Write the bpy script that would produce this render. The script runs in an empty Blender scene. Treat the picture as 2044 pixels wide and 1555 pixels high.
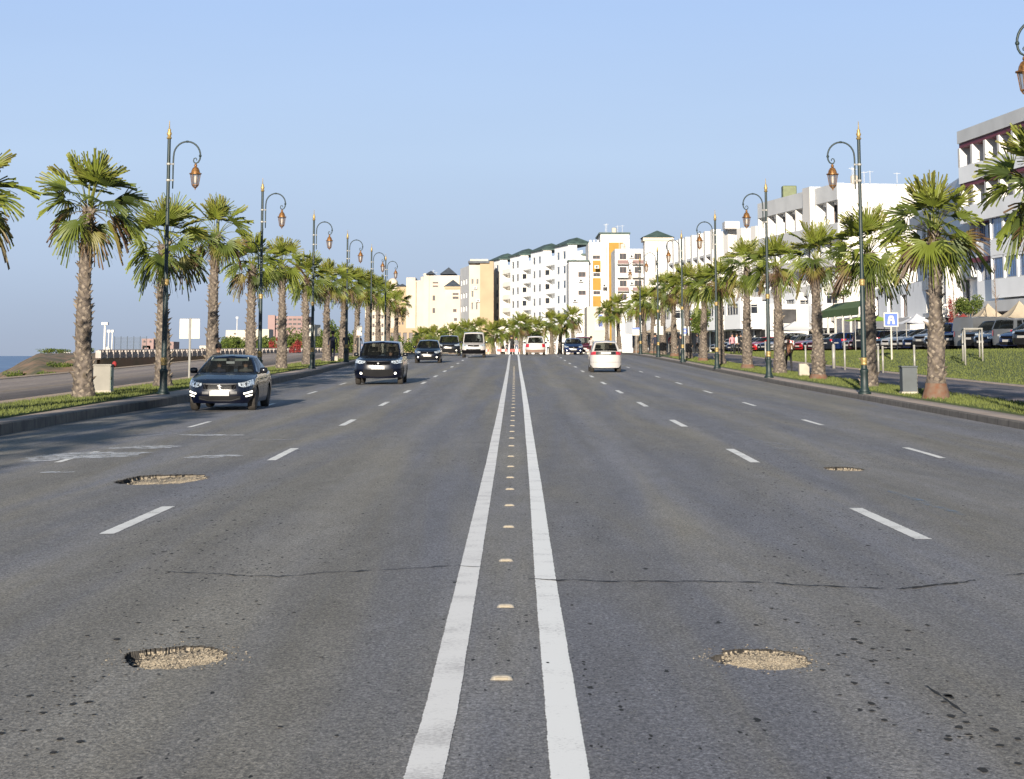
import bpy, bmesh, math, random
import numpy as np
from mathutils import Vector, Matrix
R = math.radians
PI = math.pi
random.seed(7)
SC = bpy.context.scene
COL = SC.collection

# ---------------------------------------------------------------- camera
EYE = 1.6
F0, YH, XV = 4096.0, 706.0, 1027.0
PITCH = R(8.0)
FP = F0 * math.cos(PITCH)
CY = YH - FP * math.tan(PITCH)
cam = bpy.data.cameras.new('camera')
cam.sensor_width = 36.0
cam.lens = FP / 2044.0 * 36.0
cam.shift_x = -(XV - 1022.0) / 2044.0
cam.shift_y = -(777.5 - CY) / 2044.0
cam.clip_start = 0.5
cam.clip_end = 30000.0
camo = bpy.data.objects.new('camera', cam)
COL.objects.link(camo)
camo.location = (0, 0, EYE)
camo.rotation_euler = (PI / 2 + PITCH, 0, 0)
SC.camera = camo

# ---------------------------------------------------------------- world + sun
SUN_EL, SUN_AZ = 12.0, 7.0          # sun stands behind the camera, a little to its left
world = bpy.data.worlds.new("World")
SC.world = world
world.use_nodes = True
wn, wl = world.node_tree.nodes, world.node_tree.links
for n in list(wn): wn.remove(n)
wo = wn.new('ShaderNodeOutputWorld'); bg = wn.new('ShaderNodeBackground')
sky = wn.new('ShaderNodeTexSky'); sky.sky_type = 'NISHITA'; sky.sun_disc = False
sky.sun_elevation = R(SUN_EL); sky.sun_rotation = R(180 + SUN_AZ)
sky.air_density = 1.0; sky.dust_density = 0.6; sky.ozone_density = 2.0
sky_top, sky_mid, sky_haze, sky_low = (2.98, 4.16, 6.30), (3.50, 4.55, 6.10), (3.30, 4.08, 5.30), (2.72, 3.18, 4.05)
tc = wn.new('ShaderNodeTexCoord'); sp = wn.new('ShaderNodeSeparateXYZ'); rp = wn.new('ShaderNodeValToRGB')
mu = wn.new('ShaderNodeMix'); mu.data_type = 'RGBA'
# near the horizon the clear Nishita sky gives way to the photograph's soft blue haze bank
rp.color_ramp.elements[0].position = 0.0; rp.color_ramp.elements[0].color = (*sky_low, 1)
rp.color_ramp.elements[1].position = 0.17; rp.color_ramp.elements[1].color = (*sky_top, 1)
e = rp.color_ramp.elements.new(0.095); e.color = (*sky_mid, 1)
e = rp.color_ramp.elements.new(0.042); e.color = (*sky_haze, 1)
fd = wn.new('ShaderNodeMapRange'); fd.inputs[1].default_value = .17; fd.inputs[2].default_value = .5
wl.new(sp.outputs[2], fd.inputs[0]); wl.new(fd.outputs[0], mu.inputs[0])
wl.new(tc.outputs['Generated'], sp.inputs[0]); wl.new(sp.outputs[2], rp.inputs[0])
wl.new(sky.outputs[0], mu.inputs[7]); wl.new(rp.outputs[0], mu.inputs[6])
sn = wn.new('ShaderNodeTexNoise'); sn.inputs['Scale'].default_value = 2.2; sn.inputs['Detail'].default_value = 5; sm_ = wn.new('ShaderNodeMapping'); sm_.inputs['Scale'].default_value = (1, 1, 5)
sr = wn.new('ShaderNodeMapRange'); sr.inputs[1].default_value = .3; sr.inputs[2].default_value = .7; sr.inputs[3].default_value = .975; sr.inputs[4].default_value = 1.03
sv = wn.new('ShaderNodeMix'); sv.data_type = 'RGBA'; sv.blend_type = 'MULTIPLY'; sv.inputs[0].default_value = 1.0
wl.new(tc.outputs['Generated'], sm_.inputs[0]); wl.new(sm_.outputs[0], sn.inputs['Vector']); wl.new(sn.outputs['Fac'], sr.inputs[0]); wl.new(mu.outputs[2], sv.inputs[6]); wl.new(sr.outputs[0], sv.inputs[7])
wl.new(sv.outputs[2], bg.inputs[0]); bg.inputs[1].default_value = 0.07
wl.new(bg.outputs[0], wo.inputs[0])
sl = bpy.data.lights.new('sun', 'SUN'); sl.energy = 5.0; sl.angle = R(0.5); sl.color = (1.0, 0.90, 0.76)
so = bpy.data.objects.new('sun', sl); COL.objects.link(so)
_el, _az = R(SUN_EL), R(SUN_AZ)
SUNDIR = Vector((math.sin(_az) * math.cos(_el), math.cos(_az) * math.cos(_el), -math.sin(_el)))
so.rotation_euler = SUNDIR.to_track_quat('-Z', 'Y').to_euler()
so.location = (-20, -60, 30)
SC.view_settings.view_transform = 'Standard'; SC.view_settings.look = 'None'
SC.view_settings.exposure = 1.05; SC.view_settings.gamma = 1.0
SC.cycles.max_bounces = 6; SC.cycles.transparent_max_bounces = 12

# ---------------------------------------------------------------- projection helpers
_zx = [-50, 30, 33, 45, 57, 69, 81, 93, 106, 118, 131, 144, 158, 177, 190, 215, 260, 700, 3000]
_zy = [0, 0, .03, .1, .20, .31, .42, .54, .67, .81, .96, 1.11, 1.30, 1.46, 1.52, 1.54, 1.52, 1.45, 1.3]
def zr(d): return float(np.interp(d, _zx, _zy))
def zroad(x, d):         # the seaward lanes fall a little towards their kerb
    return zr(d) - .015 * min(5.6, max(0.0, -x - 3.5)) * min(1.0, max(0.0, (150 - d) / 60))
def ray(px, py):
    a = (px - XV) / FP; b = (CY - py) / FP
    return a, math.cos(PITCH) - b * math.sin(PITCH), math.sin(PITCH) + b * math.cos(PITCH)
def W(px, py, d):
    a, y, z = ray(px, py)
    return Vector((a / y * d, d, EYE + z / y * d))
def PX(X, d, z=None):   # picture column of a ground point
    return XV + X * F0 / d

# ---------------------------------------------------------------- object helpers
def tag(o, label=None, cat=None, group=None, kind=None):
    if label: o['label'] = label
    if cat: o['category'] = cat
    if group: o['group'] = group
    if kind: o['kind'] = kind
    return o
def empty(name, loc=(0, 0, 0), rz=0.0, label=None, cat=None, group=None, parent=None, scale=None):
    o = bpy.data.objects.new(name, None); COL.objects.link(o)
    o.location = loc; o.rotation_euler = (0, 0, rz); o.empty_display_size = 0.2
    if scale: o.scale = scale
    if parent: o.parent = parent
    return tag(o, label, cat, group)
def copy_tree(o, parent=None):
    c = o.copy(); COL.objects.link(c); c.parent = parent
    for ch in list(o.children): copy_tree(ch, c)
    return c

class MB:
    """collects faces, builds one mesh object"""
    def __init__(s): s.v = []; s.f = []; s.m = []; s.sm = []; s.cur = 0; s.smooth = False
    def face(s, idx, m=None):
        s.f.append(tuple(idx)); s.m.append(s.cur if m is None else m); s.sm.append(s.smooth)
    def poly(s, pts, m=None):
        b = len(s.v); s.v += [tuple(p) for p in pts]; s.face(range(b, b + len(pts)), m)
    def box(s, c, h, m=None, rz=0.0, M=None):
        b = len(s.v); cr, sr = math.cos(rz), math.sin(rz)
        for i in range(8):
            x = h[0] * (1 if i & 1 else -1); y = h[1] * (1 if i & 2 else -1); z = h[2] * (1 if i & 4 else -1)
            p = Vector((c[0] + x * cr - y * sr, c[1] + x * sr + y * cr, c[2] + z))
            if M is not None: p = M @ p
            s.v.append(tuple(p))
        for q in ((0, 2, 3, 1), (4, 5, 7, 6), (0, 1, 5, 4), (2, 6, 7, 3), (0, 4, 6, 2), (1, 3, 7, 5)):
            s.face([b + k for k in q], m)
    def box2(s, a, b, m=None):
        s.box([(a[i] + b[i]) / 2 for i in range(3)], [abs(b[i] - a[i]) / 2 for i in range(3)], m)
    def tube(s, pts, rad, n=8, m=None, cap=True):
        pts = [Vector(p) for p in pts]
        if not hasattr(rad, '__len__'): rad = [rad] * len(pts)
        b = len(s.v); up = Vector((0, 0, 1)); prev = None
        for i, p in enumerate(pts):
            t = (pts[min(i + 1, len(pts) - 1)] - pts[max(i - 1, 0)])
            t = t.normalized() if t.length > 1e-9 else Vector((0, 0, 1))
            if prev is None:
                a = t.cross(Vector((1, 0, 0))) if abs(t.x) < .9 else t.cross(up)
            else: a = prev - t * prev.dot(t)
            a.normalize(); prev = a; c = t.cross(a)
            for k in range(n):
                w = 2 * PI * k / n
                s.v.append(tuple(p + (a * math.cos(w) + c * math.sin(w)) * rad[i]))
        for i in range(len(pts) - 1):
            for k in range(n):
                k2 = (k + 1) % n
                s.face((b + i * n + k, b + i * n + k2, b + (i + 1) * n + k2, b + (i + 1) * n + k), m)
        if cap:
            s.face([b + k for k in range(n)][::-1], m)
            s.face([b + (len(pts) - 1) * n + k for k in range(n)], m)
    def lathe(s, prof, n=12, c=(0, 0, 0), m=None, axis='z'):
        b = len(s.v)
        for (r, z) in prof:
            for k in range(n):
                w = 2 * PI * k / n; x, y = r * math.cos(w), r * math.sin(w)
                s.v.append((c[0] + x, c[1] + y, c[2] + z) if axis == 'z' else (c[0] + z, c[1] + x, c[2] + y))
        for i in range(len(prof) - 1):
            for k in range(n):
                k2 = (k + 1) % n
                s.face((b + i * n + k, b + i * n + k2, b + (i + 1) * n + k2, b + (i + 1) * n + k), m)
        if prof[0][0] > 1e-4: s.face([b + k for k in range(n)][::-1], m)
        if prof[-1][0] > 1e-4: s.face([b + (len(prof) - 1) * n + k for k in range(n)], m)
    def grid(s, P, m=None):
        """P: 2-D list of points"""
        b = len(s.v); nj = len(P[0])
        for row in P: s.v += [tuple(p) for p in row]
        for i in range(len(P) - 1):
            for j in range(nj - 1):
                s.face((b + i * nj + j, b + (i + 1) * nj + j, b + (i + 1) * nj + j + 1, b + i * nj + j + 1), m)
    def mesh(s, name, mats, weld=False):
        me = bpy.data.meshes.new(name)
        me.from_pydata([tuple(map(float, v)) for v in s.v], [], s.f)
        for m in (mats if isinstance(mats, (list, tuple)) else [mats]): me.materials.append(m)
        me.polygons.foreach_set('material_index', s.m)
        me.polygons.foreach_set('use_smooth', s.sm)
        me.update()
        if weld:
            bm = bmesh.new(); bm.from_mesh(me)
            bmesh.ops.remove_doubles(bm, verts=bm.verts, dist=1e-4)
            bmesh.ops.recalc_face_normals(bm, faces=bm.faces)
            bm.to_mesh(me); bm.free()
        return me
    def build(s, name, mats, parent=None, weld=False, loc=None):
        o = bpy.data.objects.new(name, s.mesh(name, mats, weld)); COL.objects.link(o)
        if parent: o.parent = parent
        if loc: o.location = loc
        return o
def link_mesh(name, me, parent=None, loc=None, rz=None):
    o = bpy.data.objects.new(name, me); COL.objects.link(o)
    if parent: o.parent = parent
    if loc is not None: o.location = loc
    if rz is not None: o.rotation_euler = (0, 0, rz)
    return o
def sharpen(o, ang=35):
    me = o.data
    me.polygons.foreach_set('use_smooth', [True] * len(me.polygons))
    me.set_sharp_from_angle(angle=R(ang))
    return o
def orient(o, ctr):
    # make every face look away from ctr (glass needs its true outside)
    bm = bmesh.new(); bm.from_mesh(o.data)
    bmesh.ops.reverse_faces(bm, faces=[f for f in bm.faces if f.normal.dot(f.calc_center_median() - ctr) < 0])
    bm.to_mesh(o.data); bm.free(); return o
def bevel(o, w=0.01, seg=2):
    b = o.modifiers.new('bevel', 'BEVEL'); b.width = w; b.segments = seg; b.limit_method = 'ANGLE'
    return o

# ---------------------------------------------------------------- materials
def mat(name, col, rough=0.7, metal=0.0, var=0.12, scale=3.0, bump=0.0, bscale=30.0, coat=0.0, spec=0.5, col2=None, world_co=False, stretch=None):
    m = bpy.data.materials.new(name); m.use_nodes = True
    n, l = m.node_tree.nodes, m.node_tree.links
    p = n['Principled BSDF']
    p.inputs['Roughness'].default_value = rough; p.inputs['Metallic'].default_value = metal
    p.inputs['Coat Weight'].default_value = coat; p.inputs['Coat Roughness'].default_value = 0.04
    p.inputs['Specular IOR Level'].default_value = spec
    t = n.new('ShaderNodeTexCoord'); src = t.outputs['Object']
    if world_co:
        g = n.new('ShaderNodeNewGeometry'); src = g.outputs['Position']
    if stretch:
        mp = n.new('ShaderNodeMapping'); mp.inputs['Scale'].default_value = stretch
        l.new(src, mp.inputs[0]); src = mp.outputs[0]
    nz = n.new('ShaderNodeTexNoise'); nz.inputs['Scale'].default_value = scale; nz.inputs['Detail'].default_value = 6
    l.new(src, nz.inputs['Vector'])
    r = n.new('ShaderNodeValToRGB')
    c2 = col2 or tuple(c * (1 - var * 1.6) for c in col)
    c1 = col if col2 else tuple(min(1, c * (1 + var)) for c in col)
    r.color_ramp.elements[0].position = .32; r.color_ramp.elements[1].position = .68
    r.color_ramp.elements[0].color = (*c2, 1); r.color_ramp.elements[1].color = (*c1, 1)
    l.new(nz.outputs['Fac'], r.inputs[0]); l.new(r.outputs[0], p.inputs['Base Color'])
    if bump:
        nb = n.new('ShaderNodeTexNoise'); nb.inputs['Scale'].default_value = bscale; nb.inputs['Detail'].default_value = 4
        bu = n.new('ShaderNodeBump'); bu.inputs['Strength'].default_value = bump; bu.inputs['Distance'].default_value = 0.02
        l.new(src, nb.inputs['Vector']); l.new(nb.outputs['Fac'], bu.inputs['Height']); l.new(bu.outputs[0], p.inputs['Normal'])
    return m
def emis(name, col, s):
    m = mat(name, col, .3); p = m.node_tree.nodes['Principled BSDF']
    p.inputs['Emission Color'].default_value = (*col, 1); p.inputs['Emission Strength'].default_value = s
    return m
def glassy(name, tint, transp=0.6, rough=0.02):
    m = bpy.data.materials.new(name); m.use_nodes = True
    n, l = m.node_tree.nodes, m.node_tree.links; n.clear()
    o = n.new('ShaderNodeOutputMaterial'); mx = n.new('ShaderNodeMixShader'); tr = n.new('ShaderNodeBsdfTransparent')
    p = n.new('ShaderNodeBsdfPrincipled'); p.inputs['Base Color'].default_value = (*[c * .15 for c in tint], 1)
    p.inputs['Roughness'].default_value = rough; p.inputs['Specular IOR Level'].default_value = .5
    tr.inputs[0].default_value = (*tint, 1)
    lw = n.new('ShaderNodeLayerWeight'); lw.inputs[0].default_value = .5; fr = n.new('ShaderNodeMath'); fr.operation = 'POWER'; fr.inputs[1].default_value = 4; l.new(lw.outputs['Facing'], fr.inputs[0])
    ma = n.new('ShaderNodeMath'); ma.operation = 'MULTIPLY_ADD'; ma.inputs[1].default_value = .9; ma.inputs[2].default_value = 1 - transp; ma.use_clamp = True
    l.new(fr.outputs[0], ma.inputs[0]); l.new(ma.outputs[0], mx.inputs[0])
    l.new(tr.outputs[0], mx.inputs[1]); l.new(p.outputs[0], mx.inputs[2]); l.new(mx.outputs[0], o.inputs[0])
    return m

M = {}
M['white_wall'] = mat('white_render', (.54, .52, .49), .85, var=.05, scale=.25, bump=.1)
M['shade_lift_wall'] = mat('shade_lift_render', (.80, .80, .795), .85, var=.05, scale=.3)  # same white render, lightened to offset the shade on street fronts
M['cream_wall'] = mat('cream_render', (.43, .38, .31), .85, var=.07, scale=.2)
M['beige_wall'] = mat('beige_render', (.31, .235, .15), .85, var=.08, scale=.2)
M['grey_wall'] = mat('grey_render', (.52, .52, .51), .8, var=.06, scale=.4)
M['ochre'] = mat('ochre_render', (.27, .155, .022), .8, var=.08, scale=.5)
M['pink_wall'] = mat('pink_render', (.23, .155, .145), .85, var=.1, scale=.1)
M['maroon'] = mat('maroon_paint', (.14, .018, .03), .6)
M['slate'] = mat('green_slate_roof', (.045, .075, .065), .7, var=.25, scale=1.0)
M['slate_grey'] = mat('grey_slate_roof', (.06, .07, .085), .7, var=.2, scale=1.0)
M['win_dark'] = mat('dark_window_glass', (.018, .022, .03), .3, var=.4, scale=.6, spec=.15)
M['win_blue'] = mat('blue_curtained_glass', (.05, .12, .28), .15, var=.6, scale=1.5, stretch=(6, 6, .3))
M['win_frame'] = mat('white_window_frame', (.40, .40, .39), .5)
M['win_brown'] = mat('brown_window_frame', (.10, .035, .03), .5)
M['strong_lift_wall'] = mat('strong_lift_render', (.90, .90, .88), .85, var=.03, scale=.3)  # white render lightened further to brighten the central block's dim front
M['win_pale'] = mat('pale_blue_grey_glass', (.10, .13, .17), .3, var=.5, scale=.8, spec=.3)
M['dark_shop'] = mat('shaded_shop_front', (.03, .028, .028), .5, var=.5, scale=.8)  # shade of the ground floors put into the dark colour
M['concrete'] = mat('pale_concrete', (.36, .32, .26), .9, var=.12, scale=2, bump=.3)
M['steel'] = mat('galvanised_steel', (.26, .25, .225), .45, metal=.3, var=.1)
M['lamp_green'] = mat('dark_green_lamp_paint', (.008, .02, .02), .55, var=.2)
M['gold'] = mat('gold_paint', (.30, .21, .075), .45, metal=.35, var=.3, scale=20)
M['brass'] = mat('brass_lantern', (.24, .115, .035), .4, metal=.5, var=.4, scale=15)
M['lamp_glass'] = glassy('lantern_glass', (.9, .88, .86), .75, .2)
M['lamp_tube'] = mat('white_lamp_bulb', (.75, .72, .65), .4)
M['sign_white'] = mat('cream_sign_face', (.42, .39, .33), .5, var=.04)
M['sign_blue'] = mat('blue_sign_face', (.015, .07, .38), .4, var=.05)
M['black'] = mat('black_rubber', (.004, .004, .005), .9, spec=.05)
M['chrome'] = mat('chrome', (.14, .14, .145), .35, metal=1.0, var=.05)
M['plate'] = mat('white_plate', (.30, .29, .27), .4, var=.02)
M['tyre'] = mat('dusty_tyre', (.035, .03, .025), .85, var=.4, scale=5)
M['rim'] = mat('alloy_rim', (.35, .35, .36), .3, metal=.8)
M['car_glass'] = glassy('car_glass', (.40, .43, .43), .93)
M['lens'] = mat('headlight_lens', (.55, .60, .66), .08, metal=.5, var=.6, scale=25, coat=1)
M['lamp_on'] = emis('lit_fog_lamp', (1.0, .95, .8), 1.6)
M['tail'] = mat('red_tail_lens', (.35, .012, .02), .15, coat=.8, var=.3, scale=12)
M['interior'] = mat('dark_car_interior', (.007, .007, .008), .8, spec=.2)
M['visor'] = mat('pale_sun_visor', (.55, .58, .50), .8)
M['skin'] = mat('skin', (.36, .20, .13), .6)
M['hair'] = mat('dark_hair', (.015, .011, .009), .6)
def paint(name, col, rough=.25, var=.04, metal=0.0): return mat(name, col, rough, metal=metal, var=var, coat=.45, scale=2, spec=.35)
P = dict(navy=paint('navy_car_paint', (.0005, .0014, .007)), black=paint('black_car_paint', (.008, .009, .012)),
         white=paint('white_car_paint', (.37, .35, .335), .3), grey=paint('grey_car_paint', (.12, .125, .13), .3, metal=.4),
         silver=paint('silver_car_paint', (.12, .123, .13), .3, metal=.5), red=paint('red_car_paint', (.28, .012, .015)),
         blue=paint('blue_car_paint', (.0025, .010, .05)), cream=paint('cream_car_paint', (.28, .25, .18)),
         maroon=paint('maroon_car_paint', (.10, .012, .02)))

# asphalt -------------------------------------------------------------
def asphalt(name, cold, warm, pits=True, gain=1.0):
    m = bpy.data.materials.new(name); m.use_nodes = True
    n, l = m.node_tree.nodes, m.node_tree.links
    p = n['Principled BSDF']; p.inputs['Roughness'].default_value = .82; p.inputs['Specular IOR Level'].default_value = .35
    g = n.new('ShaderNodeNewGeometry')
    def noise(scale, st, det=4, dist=0.0, rough=.55):
        mp = n.new('ShaderNodeMapping'); mp.inputs['Scale'].default_value = st
        nz = n.new('ShaderNodeTexNoise'); nz.inputs['Scale'].default_value = scale; nz.inputs['Detail'].default_value = det
        nz.inputs['Distortion'].default_value = dist; nz.inputs['Roughness'].default_value = rough
        l.new(g.outputs['Position'], mp.inputs[0]); l.new(mp.outputs[0], nz.inputs['Vector']); return nz.outputs['Fac']
    def ramp(src, a, b, c1=(0, 0, 0, 1), c2=(1, 1, 1, 1)):
        r = n.new('ShaderNodeValToRGB'); r.color_ramp.elements[0].position = a; r.color_ramp.elements[1].position = b
        r.color_ramp.elements[0].color = c1; r.color_ramp.elements[1].color = c2; l.new(src, r.inputs[0]); return r.outputs[0]
    def mix(fac, a, b, mode='MIX'):
        x = n.new('ShaderNodeMix'); x.data_type = 'RGBA'; x.blend_type = mode
        for s, v in ((0, fac), (6, a), (7, b)):
            if isinstance(v, (int, float)): x.inputs[s].default_value = v
            elif isinstance(v, tuple): x.inputs[s].default_value = v
            else: l.new(v, x.inputs[s])
        return x.outputs[2]
    streak = noise(.75, (1.0, .05, 1), 5, .8)
    col = mix(ramp(streak, .39, .61), (*[c * gain for c in cold], 1), (*[c * gain for c in warm], 1))
    col = mix(.75, col, ramp(noise(.9, (1, .12, 1), 6, 1.2), .25, .75, (.86, .86, .86, 1), (1.10, 1.10, 1.10, 1)), 'MULTIPLY')
    tr = noise(2.2, (1, .02, 1), 3)
    col = mix(.6, col, ramp(tr, .3, .7, (.86, .86, .86, 1), (1.12, 1.12, 1.12, 1)), 'MULTIPLY')
    sx_ = n.new('ShaderNodeSeparateXYZ'); l.new(g.outputs['Position'], sx_.inputs[0])          # tyre-polished wheel tracks
    wv = n.new('ShaderNodeMath'); wv.operation = 'MULTIPLY_ADD'; wv.inputs[1].default_value = 2 * PI / 1.75; wv.inputs[2].default_value = .4; l.new(sx_.outputs[0], wv.inputs[0])
    cs = n.new('ShaderNodeMath'); cs.operation = 'COSINE'; l.new(wv.outputs[0], cs.inputs[0])
    col = mix(.7, col, ramp(mix(.5, ramp(cs.outputs[0], -1, 1), noise(.9, (1, .06, 1), 4)), .25, .75, (.86, .86, .87, 1), (1.12, 1.11, 1.09, 1)), 'MULTIPLY')
    worm = noise(26, (1, .6, 1), 4, 1.8, .65)
    col = mix(.9, col, ramp(worm, .32, .68, (.62, .62, .62, 1), (1.32, 1.32, 1.31, 1)), 'MULTIPLY')
    blot = noise(3.2, (1, .22, 1), 6, .8, .65)
    col = mix(.45, col, ramp(blot, .34, .66, (.80, .78, .75, 1), (1.16, 1.17, 1.2, 1)), 'MULTIPLY')
    grain = noise(52, (1, .5, 1), 3, .6, .7)
    col = mix(.85, col, ramp(grain, .34, .66, (.45, .45, .46, 1), (1.58, 1.56, 1.52, 1)), 'MULTIPLY')
    fine = noise(95, (1, .7, 1), 4, 0, .75)
    col = mix(.85, col, ramp(fine, .3, .7, (.50, .50, .50, 1), (1.55, 1.52, 1.47, 1)), 'MULTIPLY')
    v = n.new('ShaderNodeTexVoronoi'); v.inputs['Scale'].default_value = 42
    l.new(g.outputs['Position'], v.inputs['Vector'])
    spk = ramp(v.outputs['Distance'], .12, .20, (1, 1, 1, 1), (0, 0, 0, 1))
    gate = ramp(noise(9, (1, 1, 1), 2), .50, .60)
    sel = mix(1.0, spk, gate, 'MULTIPLY')
    col = mix(sel, col, (.42, .38, .30, 1))
    if pits:
        nd = n.new('ShaderNodeTexNoise'); nd.inputs['Scale'].default_value = 22; nd.inputs['Detail'].default_value = 3
        l.new(g.outputs['Position'], nd.inputs['Vector'])
        for (sc_, rmax, lo_, hi_, gs, g0, g1, am) in ((4.2, .13, .45, 1.0, .30, .42, .58, .06), (10, .20, .25, 1.0, .42, .42, .56, .04), (24, .30, .25, 1.0, .5, .40, .58, .02)):
            mp = n.new('ShaderNodeMapping'); mp.inputs['Scale'].default_value = (1, .30, 1); mp.inputs['Location'].default_value = (sc_, sc_ * .7, 0)
            v2 = n.new('ShaderNodeTexVoronoi'); v2.inputs['Scale'].default_value = sc_
            ad = n.new('ShaderNodeVectorMath'); ad.operation = 'MULTIPLY_ADD'; ad.inputs[1].default_value = (am, am * 2, 0)
            l.new(nd.outputs['Color'], ad.inputs[0]); l.new(g.outputs['Position'], ad.inputs[2])
            l.new(ad.outputs[0], mp.inputs[0]); l.new(mp.outputs[0], v2.inputs['Vector'])
            bw = n.new('ShaderNodeSeparateColor'); l.new(v2.outputs['Color'], bw.inputs[0])
            big = ramp(bw.outputs[0], lo_, hi_)
            mq = n.new('ShaderNodeMapping'); mq.inputs['Location'].default_value = (sc_ * 3, 7, 0)
            wp = ramp(noise(gs, (1, .3, 1), 3), g0, g1)
            rad = mix(1.0, big, wp, 'MULTIPLY')
            sb = n.new('ShaderNodeMath'); sb.operation = 'MULTIPLY'; sb.inputs[1].default_value = rmax
            cv = n.new('ShaderNodeRGBToBW'); l.new(rad, cv.inputs[0]); l.new(cv.outputs[0], sb.inputs[0])
            df = n.new('ShaderNodeMath'); df.operation = 'SUBTRACT'; l.new(sb.outputs[0], df.inputs[0]); l.new(v2.outputs['Distance'], df.inputs[1])
            sm = n.new('ShaderNodeMapRange'); sm.inputs[1].default_value = 0; sm.inputs[2].default_value = .03; l.new(df.outputs[0], sm.inputs[0])
            col = mix(sm.outputs[0], col, (.009, .008, .007, 1))
    l.new(col, p.inputs['Base Color'])
    bu = n.new('ShaderNodeBump'); bu.inputs['Strength'].default_value = .7; bu.inputs['Distance'].default_value = .004
    hs = n.new('ShaderNodeMath'); hs.operation = 'MULTIPLY_ADD'; hs.inputs[1].default_value = 1.6; l.new(worm, hs.inputs[0]); l.new(fine, hs.inputs[2])
    l.new(hs.outputs[0], bu.inputs['Height']); l.new(bu.outputs[0], p.inputs['Normal'])
    return m
M['asphalt'] = asphalt('asphalt', (.180, .184, .206), (.216, .206, .183))
M['promenade'] = asphalt('promenade_paving', (.255, .215, .195), (.30, .25, .21), False)
M['path'] = asphalt('path_asphalt', (.185, .165, .18), (.225, .19, .18), False)
def worn_paint(name, base, wear, lo, hi):
    m = bpy.data.materials.new(name); m.use_nodes = True
    n, l = m.node_tree.nodes, m.node_tree.links; p = n['Principled BSDF']; p.inputs['Roughness'].default_value = .8
    g = n.new('ShaderNodeNewGeometry')
    a = n.new('ShaderNodeTexNoise'); a.inputs['Scale'].default_value = 45; a.inputs['Detail'].default_value = 8; a.inputs['Roughness'].default_value = .75
    b = n.new('ShaderNodeTexNoise'); b.inputs['Scale'].default_value = 2.2; b.inputs['Detail'].default_value = 4
    l.new(g.outputs['Position'], a.inputs['Vector']); l.new(g.outputs['Position'], b.inputs['Vector'])
    ad = n.new('ShaderNodeMath'); ad.operation = 'MULTIPLY_ADD'; ad.inputs[1].default_value = .7
    l.new(b.outputs['Fac'], ad.inputs[0]); l.new(a.outputs['Fac'], ad.inputs[2])
    r = n.new('ShaderNodeValToRGB'); r.color_ramp.elements[0].position = lo; r.color_ramp.elements[1].position = hi
    r.color_ramp.elements[0].color = (*wear, 1); r.color_ramp.elements[1].color = (*base, 1)
    l.new(ad.outputs[0], r.inputs[0]); l.new(r.outputs[0], p.inputs['Base Color'])
    return m
M['line_l'] = worn_paint('worn_grey_white_paint', (.80, .78, .74), (.46, .44, .42), .58, .86)
M['line_r'] = worn_paint('white_road_paint', (.86, .85, .81), (.42, .41, .39), .60, .78)
M['dash'] = worn_paint('dash_road_paint', (.76, .75, .71), (.38, .37, .35), .62, .84)
M['crack'] = mat('crack_dark_line', (.006, .0055, .005), .9)  # plain dark tone of cracks and small pits
M['gravel'] = mat('exposed_gravel', (.37, .315, .235), .9, col2=(.085, .07, .052), scale=85, bump=.6, bscale=110, world_co=True)
M['stone'] = mat('loose_stones', (.42, .36, .27), .85, col2=(.22, .18, .13), scale=25, world_co=True)
M['pit_edge_shade'] = mat('broken_edge_and_shade', (.03, .027, .024), .9, var=.4, scale=30)  # broken rim, also painted as shade at each pothole's left end
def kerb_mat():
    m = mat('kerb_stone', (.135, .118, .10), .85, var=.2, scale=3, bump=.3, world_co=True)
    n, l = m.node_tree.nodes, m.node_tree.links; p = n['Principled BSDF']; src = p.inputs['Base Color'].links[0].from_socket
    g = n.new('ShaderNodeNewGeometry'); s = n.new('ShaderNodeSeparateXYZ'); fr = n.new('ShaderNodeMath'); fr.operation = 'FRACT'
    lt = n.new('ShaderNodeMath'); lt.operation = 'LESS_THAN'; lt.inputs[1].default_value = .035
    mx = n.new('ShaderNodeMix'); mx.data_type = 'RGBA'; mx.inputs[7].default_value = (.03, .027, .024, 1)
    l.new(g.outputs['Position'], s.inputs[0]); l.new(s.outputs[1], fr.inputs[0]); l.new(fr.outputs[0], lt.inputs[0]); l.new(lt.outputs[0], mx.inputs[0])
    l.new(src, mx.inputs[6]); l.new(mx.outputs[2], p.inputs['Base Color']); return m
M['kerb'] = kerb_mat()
M['pave'] = mat('pink_grey_paving', (.38, .305, .25), .85, var=.12, scale=1.5, bump=.2, world_co=True)
M['tan'] = mat('sandy_edge', (.38, .28, .19), .9, var=.15, scale=1, world_co=True)
M['earth'] = mat('bare_earth', (.27, .17, .10), .95, col2=(.16, .13, .07), scale=.25, bump=.5, bscale=3, world_co=True)
M['cliff'] = mat('cliff_soil', (.23, .14, .085), .95, col2=(.045, .055, .025), scale=.6, bump=.9, bscale=1.5, world_co=True)
M['grass_base'] = mat('grass_base', (.085, .115, .022), .95, col2=(.05, .075, .018), scale=.6, bump=.4, bscale=20, world_co=True)

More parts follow.
